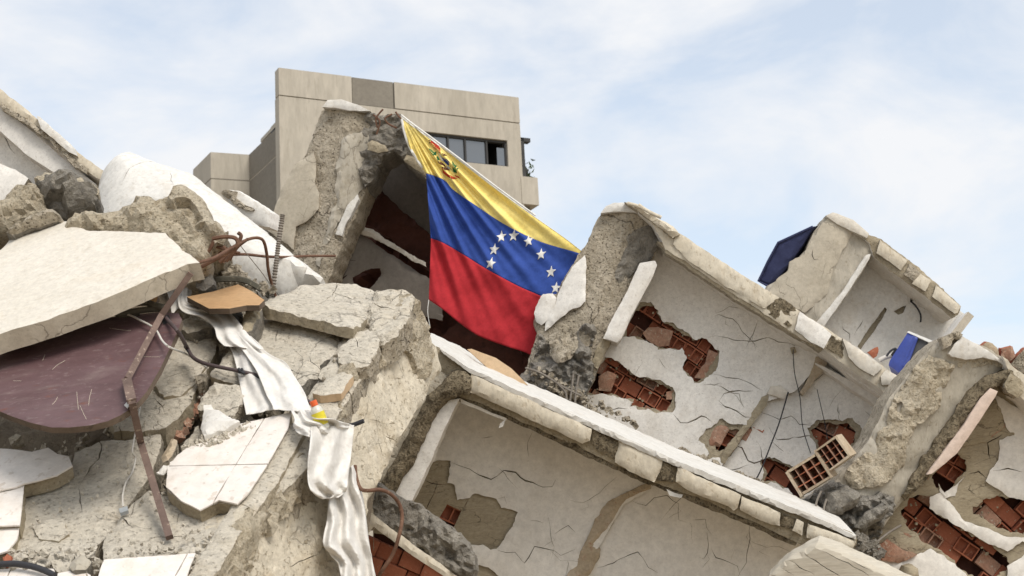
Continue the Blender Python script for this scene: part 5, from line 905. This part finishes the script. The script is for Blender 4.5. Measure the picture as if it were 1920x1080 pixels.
plate('cover', kn, [(1459, 455), (1524, 425), (1504, 460), (1480, 494), (1462, 517), (1441, 537), (1422, 527), (1440, 490)], ['navy', 'navy'], t, u=0, th=.42, jag=0, disp=.012, res=.06, bev=.03)
tube('seam_piping', [kn.P(x, y, .0) for x, y in ((1441, 537), (1422, 527), (1440, 490), (1459, 455), (1524, 425))], .018, 'navy', t, n=6, k=1)
ks = K(1700, 665, 19.9, 32, 26, -6)
t = thing('suitcase', 'blue hard case with dark grey side and white rim beside the leaning column', 'suitcase', ks.P(1690, 705, -.1))
plate('blue_shell', ks, [(1702, 623), (1722, 631), (1700, 690), (1690, 702), (1666, 684), (1668, 676)], ['blue_case', 'blue_case'], t, u=.03, th=.35, jag=0, disp=.004, res=.06, dome=.015, dome_r=.05)
plate('grey_side', ks, [(1722, 631), (1746, 642), (1720, 690), (1700, 712), (1690, 704), (1700, 690)], ['charcoal', 'charcoal'], t, u=.0, th=.35, jag=0, disp=.004, res=.06)
plate('white_rim', ks, [(1700, 622), (1704, 620), (1748, 638), (1746, 643)], ['flag_white', 'flag_white'], t, u=.045, th=.4, jag=0, disp=0, res=.06)
plate('handle', ks, [(1712, 630), (1716, 632), (1694, 686), (1690, 684)], ['blue_case', 'blue_case'], t, u=.06, th=.04, jag=0, disp=0, res=.06, dome=.015, dome_r=.03)
o = slab('brick_fragment', 'red brick fragment lying on the slab beside the blue case', 'brick', [(1626, 660), (1640, 652), (1646, 650), (1648, 656), (1644, 668), (1638, 672)], ['brick', 'brick'], fr=K(1638, 660, 20.3, 20, 10, 0), u=0, th=.12, jag=.008, res=.05)
o = tube('dark_tubing', [K(1660, 675, 20.2, 0, 0, 0).P(x, y, 0) for x, y in ((1648, 676), (1660, 670), (1672, 666), (1682, 655))], .03, 'cable_white', None); tag(o, 'pale pipe ends lying beside the blue case', 'pipe')
o = tube('black_strap', [K(1670, 660, 20.1, 0, 0, 0).P(x, y, 0) for x, y in ((1662, 668), (1670, 658), (1680, 654), (1672, 666), (1682, 660))], .014, 'cable_black', None); tag(o, 'black strap crumpled against the blue case', 'strap')
kf = K(1880, 670, 20.5, 0, 10, 0)
bk = plate('rubble_bank', K(1900, 760, 20.9, 10, 0, -20), [(1830, 690), (1860, 668), (1905, 676), (1960, 690), (2100, 720), (2500, 860), (2500, 1300), (1750, 1200), (1780, 800)], ['tan', 'earth'], u=0, th=.8, jag=.05, disp=.15, res=.12, facet=(.12, 2.5)); bk['kind'] = 'structure'
for lab, ol, m in (('red brick lump on the skyline nearest the leaning column', [(1840, 648), (1850, 640), (1862, 644), (1872, 654), (1875, 672), (1860, 668), (1846, 660)], ('brick_pale', 'brick')), ('upright red brick on the skyline at the right edge', [(1878, 652), (1900, 650), (1904, 668), (1892, 678), (1876, 672)], ('brick_dusty', 'brick')), ('tan block on the skyline at the far right edge', [(1896, 682), (1920, 655), (1960, 640), (1960, 730), (1920, 705)], ('tan', 'brick'))):
    slab('brick_fragment', lab, 'brick', ol, list(m), fr=kf, u=0, th=.3, jag=.012, disp=.03, res=.05, facet=(.03, 4))

# ================================================================== FLAG
FL = K(900, 420, 19.75, 0, 2, -3)
r0 = [(752, 218), (775, 236), (812, 263), (860, 299), (925, 349), (1000, 404), (1060, 447), (1104, 482)]
r1 = [(799, 325), (818, 331), (836, 340), (850, 356), (890, 384), (945, 420), (1010, 452), (1080, 473), (1112, 486)]
r2 = [(808, 447), (830, 455), (870, 478), (900, 497), (935, 517), (975, 538), (1016, 556), (1070, 584)]
r3 = [(804, 562), (830, 580), (862, 606), (898, 630), (945, 648), (992, 664), (1036, 690)]
r00 = [(744, 216)]
def resamp(P, n):
    C = [Vector((*p, 0)) for p in P]; C = catmull(C, 12); s = [0]
    for a, b in zip(C, C[1:]): s.append(s[-1]+(b-a).length)
    out = []; k = 0
    for i in range(n+1):
        q = s[-1]*i/n
        while k < len(C)-2 and s[k+1] < q: k += 1
        f = (q-s[k])/max(1e-9, s[k+1]-s[k]); out.append(C[k].lerp(C[k+1], min(1, max(0, f))))
    return out
NU = 200; RS = [resamp(r, NU) for r in (r0, r1, r2, r3)]
def fpx(uu, vv):
    x = min(max(uu, 0), 1)*NU; i = min(NU-1, int(x)); f = x-i; k = min(2, int(vv)); g_ = vv-k
    a = RS[k][i].lerp(RS[k][i+1], f); b = RS[k+1][i].lerp(RS[k+1][i+1], f); p = a.lerp(b, g_)
    if k == 0: p.x -= 5*math.sin(math.pi*g_)*(1-x/NU)*2
    return p
def fold_h(px, py):
    dx, dy = px-748, py-205; r = math.hypot(dx, dy); an = math.degrees(math.atan2(dy, dx))
    h = .05*(.65+.6*noise.noise(Vector((an*.13, r*.004, 7))))*math.sin(an*.98+2.2*noise.noise(Vector((an*.09, r*.003, 1)))+.4)*min(1, r/160)*max(.28, 1-max(0, r-230)/260)
    h += .02*math.sin(an*1.9+1.0+.004*r)*min(1, r/120)*max(.2, 1-max(0, r-200)/260)
    h += .02*fbm(Vector((px*.011, py*.011, 2)))+.010*fbm(Vector((px*.03+py*.02, py*.025, 5)))
    h += .02*math.sin((px*.5-py*.86)*.055)*max(0, min(1, (r-250)/120))
    return h
def fpt(uu, vv, off=0):
    p = fpx(uu, vv); return FL.P(p.x, p.y, fold_h(p.x, p.y)+off)
flag = thing('flag', 'yellow, blue and red flag with white stars draped from the broken storey', 'flag', FL.P(900, 660, 0))
def stripe(name, v0, v1, m, nv=32, off=0, parent=flag, nu=NU, u1=1.0, u0=0.):
    V, F = [], []
    for j in range(nv+1):
        for i in range(nu+1): V.append(fpt(u0+(u1-u0)*i/nu, v0+(v1-v0)*j/nv, off))
    for j in range(nv):
        for i in range(nu): a = j*(nu+1)+i; F.append((a, a+1, a+nu+2, a+nu+1))
    o = mesh_obj(name, V, F, m, parent, sharp=180); md = o.modifiers.new('thickness', 'SOLIDIFY'); md.thickness = .004; md.offset = 0; return o
sy = stripe('yellow_stripe', 0, 1, 'flag_yellow'); sb = stripe('blue_stripe', 1, 2, 'flag_blue'); sr = stripe('red_stripe', 2, 3, 'flag_red')
hem = [fpt(i/60, 0)+UP*.018 for i in range(61)]
stripe('white_hem', -.0, .03, 'flag_white', nv=3, off=.006)
tube('edge_cord', hem[:44], .012, 'flag_white', flag, n=8, k=1)
tube('hoist_cord', [fpt(0, v)+RT*.006 for v in np.linspace(.05, .9, 14)], .016, 'flag_white', flag, n=6, k=2)
tube('tie_string', [fpt(0, 3), FL.P(802, 585, .02), FL.P(806, 612, .0)], .005, 'flag_white', flag, n=5)
TAB = np.array([[(*fpx(i/120, j/30)[:2], i/120, j/30) for i in range(121)] for j in range(91)]).reshape(-1, 4)
def inv(px, py):
    d2 = (TAB[:, 0]-px)**2+(TAB[:, 1]-py)**2; _, _, a, b = TAB[d2.argmin()]
    for _ in range(5):
        p = fpx(a, b); e = 1e-3; pa = fpx(a+e, b); b2 = b-e if b+e > 3 else b+e; pb = fpx(a, b2); eb = b2-b
        J = np.array([[(pa.x-p.x)/e, (pb.x-p.x)/eb], [(pa.y-p.y)/e, (pb.y-p.y)/eb]])
        try: da, db = np.linalg.solve(J, [px-p.x, py-p.y])
        except Exception: break
        a = min(1, max(0, a+da)); b = min(2.999, max(0, b+db))
    return a, b
def patch(name, poly, m, parent, off=.008):
    """a printed or sewn-on shape that follows the cloth"""
    pts = [Vector(p) for p in jag_loop(poly, 2.2, 0, 0)]; n = len(pts); A = np.array([(p.x, p.y) for p in pts]); lo, hi = A.min(0), A.max(0)
    g_ = np.array([(x, y) for x in np.arange(lo[0], hi[0], 2.2) for y in np.arange(lo[1], hi[1], 2.2)]); 
    if len(g_): g_ = g_[pip(g_, A)]
    rv, _, rf, *_ = geometry.delaunay_2d_cdt(pts+[Vector(p) for p in g_], [(i, (i+1) % n) for i in range(n)], [], 0, 1e-4)
    Q = [(v.x, v.y) for v in rv]; F = [tuple(f) for f in rf if len(f) == 3]; c = [tuple(np.mean([Q[i] for i in f], 0)) for f in F]; k = pip(c, A)
    V = [FL.P(x, y, fold_h(x, y)+off) for x, y in Q]; F = [f for f, ok in zip(F, k) if ok]
    me = mesh_obj(name, V, F, m, parent, sharp=180)
    md = me.modifiers.new('thickness', 'SOLIDIFY'); md.thickness = .002; return me
def star(cx, cy, r, rot, sx=.82):
    return [(cx+sx*rr*math.sin(rot+math.pi*i/5)+.18*rr*math.cos(rot+math.pi*i/5), cy-rr*math.cos(rot+math.pi*i/5)) for i, rr in enumerate([r, r*.42]*5)]
for cx, cy, r, ro in ((920, 494, 12.5, .1), (926.5, 468, 12, .0), (940, 444, 12, -.15), (963, 442, 12.5, -.05), (991, 452, 12, -.25), (1014.5, 477, 12, -.15), (1033, 510, 12, -.1), (1042, 540, 12, 0)):
    patch('star', star(cx, cy, r, ro), 'flag_white', flag)
crest = patch('crest_band', [(807, 265), (812, 263), (820, 269), (825, 278), (826, 287), (821, 285), (813, 277), (808, 271)], 'print_red', flag)
for poly, m in (([(801, 263), (804, 262), (808, 264), (806, 270), (804, 266)], 'print_dark'), ([(828, 295), (838, 299), (843, 304), (841, 311), (834, 304)], 'flag_blue'),
                ([(804, 278), (809, 281), (814, 286), (818, 284), (818, 290), (812, 292), (808, 287)], 'print_green'), ([(818, 294), (821, 293), (824, 300), (821, 301)], 'print_green'),
                ([(848, 302), (853, 309), (857, 311), (854, 315), (860, 315), (856, 321), (857, 325), (850, 322), (848, 313)], 'print_green'),
                ([(820, 301), (828, 305), (834, 309), (836, 314), (830, 310), (822, 306)], 'print_dark'), ([(828, 312), (838, 315), (844, 319), (836, 319), (830, 316)], 'print_dark'),
                ([(828, 313), (833, 321), (842, 328), (850, 332), (858, 334), (850, 336), (840, 332), (831, 324)], 'print_red'), ([(852, 328), (860, 331), (863, 335), (856, 332)], 'print_red'),
                ([(829, 287), (834, 289), (838, 292), (833, 292), (829, 291)], 'print_dark'), ([(836, 310), (842, 313), (846, 318), (840, 316)], 'print_grey'), ([(822, 287), (827, 291), (832, 303), (827, 300)], 'flag_white')):
    patch('crest_detail', poly, m, flag)

# ================================================================== SMALL DEBRIS
def debris(name, fr, poly, n, size, m, u, sd):
    rs = random.Random(sd); H = [fr.st(*p, u) for p in poly]; A = np.array(H); lo, hi = A.min(0), A.max(0); V, F = [], []
    cube = [(-1, -1, -1), (1, -1, -1), (1, 1, -1), (-1, 1, -1), (-1, -1, 1), (1, -1, 1), (1, 1, 1), (-1, 1, 1)]; cf = [(0, 3, 2, 1), (4, 5, 6, 7), (0, 1, 5, 4), (1, 2, 6, 5), (2, 3, 7, 6), (3, 0, 4, 7)]
    k = 0
    while k < n:
        x, y = rs.uniform(lo[0], hi[0]), rs.uniform(lo[1], hi[1])
        if not pip([(x, y)], H)[0]: continue
        k += 1; s = size*rs.uniform(.3, 1)**1.6; b = len(V); R = Matrix.Rotation(rs.uniform(0, 6), 3, Vector((rs.random(), rs.random(), rs.random()+.1)).normalized())
        for c in cube: V.append(fr.w(x, y, u+rs.uniform(-.01, .01)) + R @ Vector([ci*s*rs.uniform(.45, 1) for ci in c]))
        F += [tuple(b+i for i in f) for f in cf]
    tag(mesh_obj(name, V, F, m, None, smooth=False), None, None, kind='stuff')['label'] = 'loose ' + name.replace('_', ' ') + ' scattered among the broken pieces'
heap = [(0, 830), (200, 810), (300, 700), (350, 600), (700, 545), (700, 640), (560, 800), (450, 960), (380, 1080), (0, 1080)]
debris('gravel', L, heap, 500, .013, 'screed', .055, 1); debris('rubble_crumbs', L, heap, 420, .085, 'tan', -.27, 2)
debris('stone_crumbs', L, [(180, 1040), (420, 985), (450, 1000), (380, 1080), (160, 1080)], 160, .022, 'screed', .12, 5); debris('loose_stones', L, [(20, 1030), (180, 1030), (190, 1060), (20, 1070)], 70, .035, 'screed', .09, 6)
debris('loose_stones', L, [(620, 690), (640, 650), (690, 600), (700, 625), (650, 700), (590, 740)], 90, .035, 'tan', .1, 7); debris('loose_stones', L, [(330, 585), (420, 560), (480, 590), (440, 660), (390, 660)], 120, .05, 'tan', -.02, 8)
debris('loose_stones', K(440, 500, 14.3, 0, 0, -30), [(370, 500), (400, 480), (520, 545), (480, 560), (380, 545)], 90, .045, 'tan', -.08, 9)
debris('loose_stones', R2, [(985, 700), (1010, 690), (1110, 742), (1200, 800), (1180, 800), (1090, 765)], 110, .04, 'tan', .1, 10); debris('loose_stones', R2, [(1280, 840), (1420, 900), (1500, 950), (1480, 955), (1380, 905), (1270, 850)], 140, .05, 'tan', -.35, 11)
debris('loose_stones', R4, [(1560, 985), (1620, 1000), (1660, 1035), (1640, 1050), (1590, 1020)], 90, .05, 'grey', .3, 12)
for i, (fr_, h_, u_) in enumerate(((R2, HA, U2-.02), (R2, HB, U2-.02), (R2, HD, U2-.1), (R4, G2, -.54), (R4, G3, -.54))): debris('mortar_crumbs', fr_, h_, 22, .02, 'mortar', u_-.05, 20+i)
debris('plaster_crumbs', L, [(340, 840), (380, 820), (470, 790), (480, 800), (400, 835)], 120, .022, 'screed', .19, 3)
debris('brick_crumbs', L, [(330, 830), (380, 690), (395, 690), (360, 800)], 60, .045, 'brick_dusty', -.1, 4)
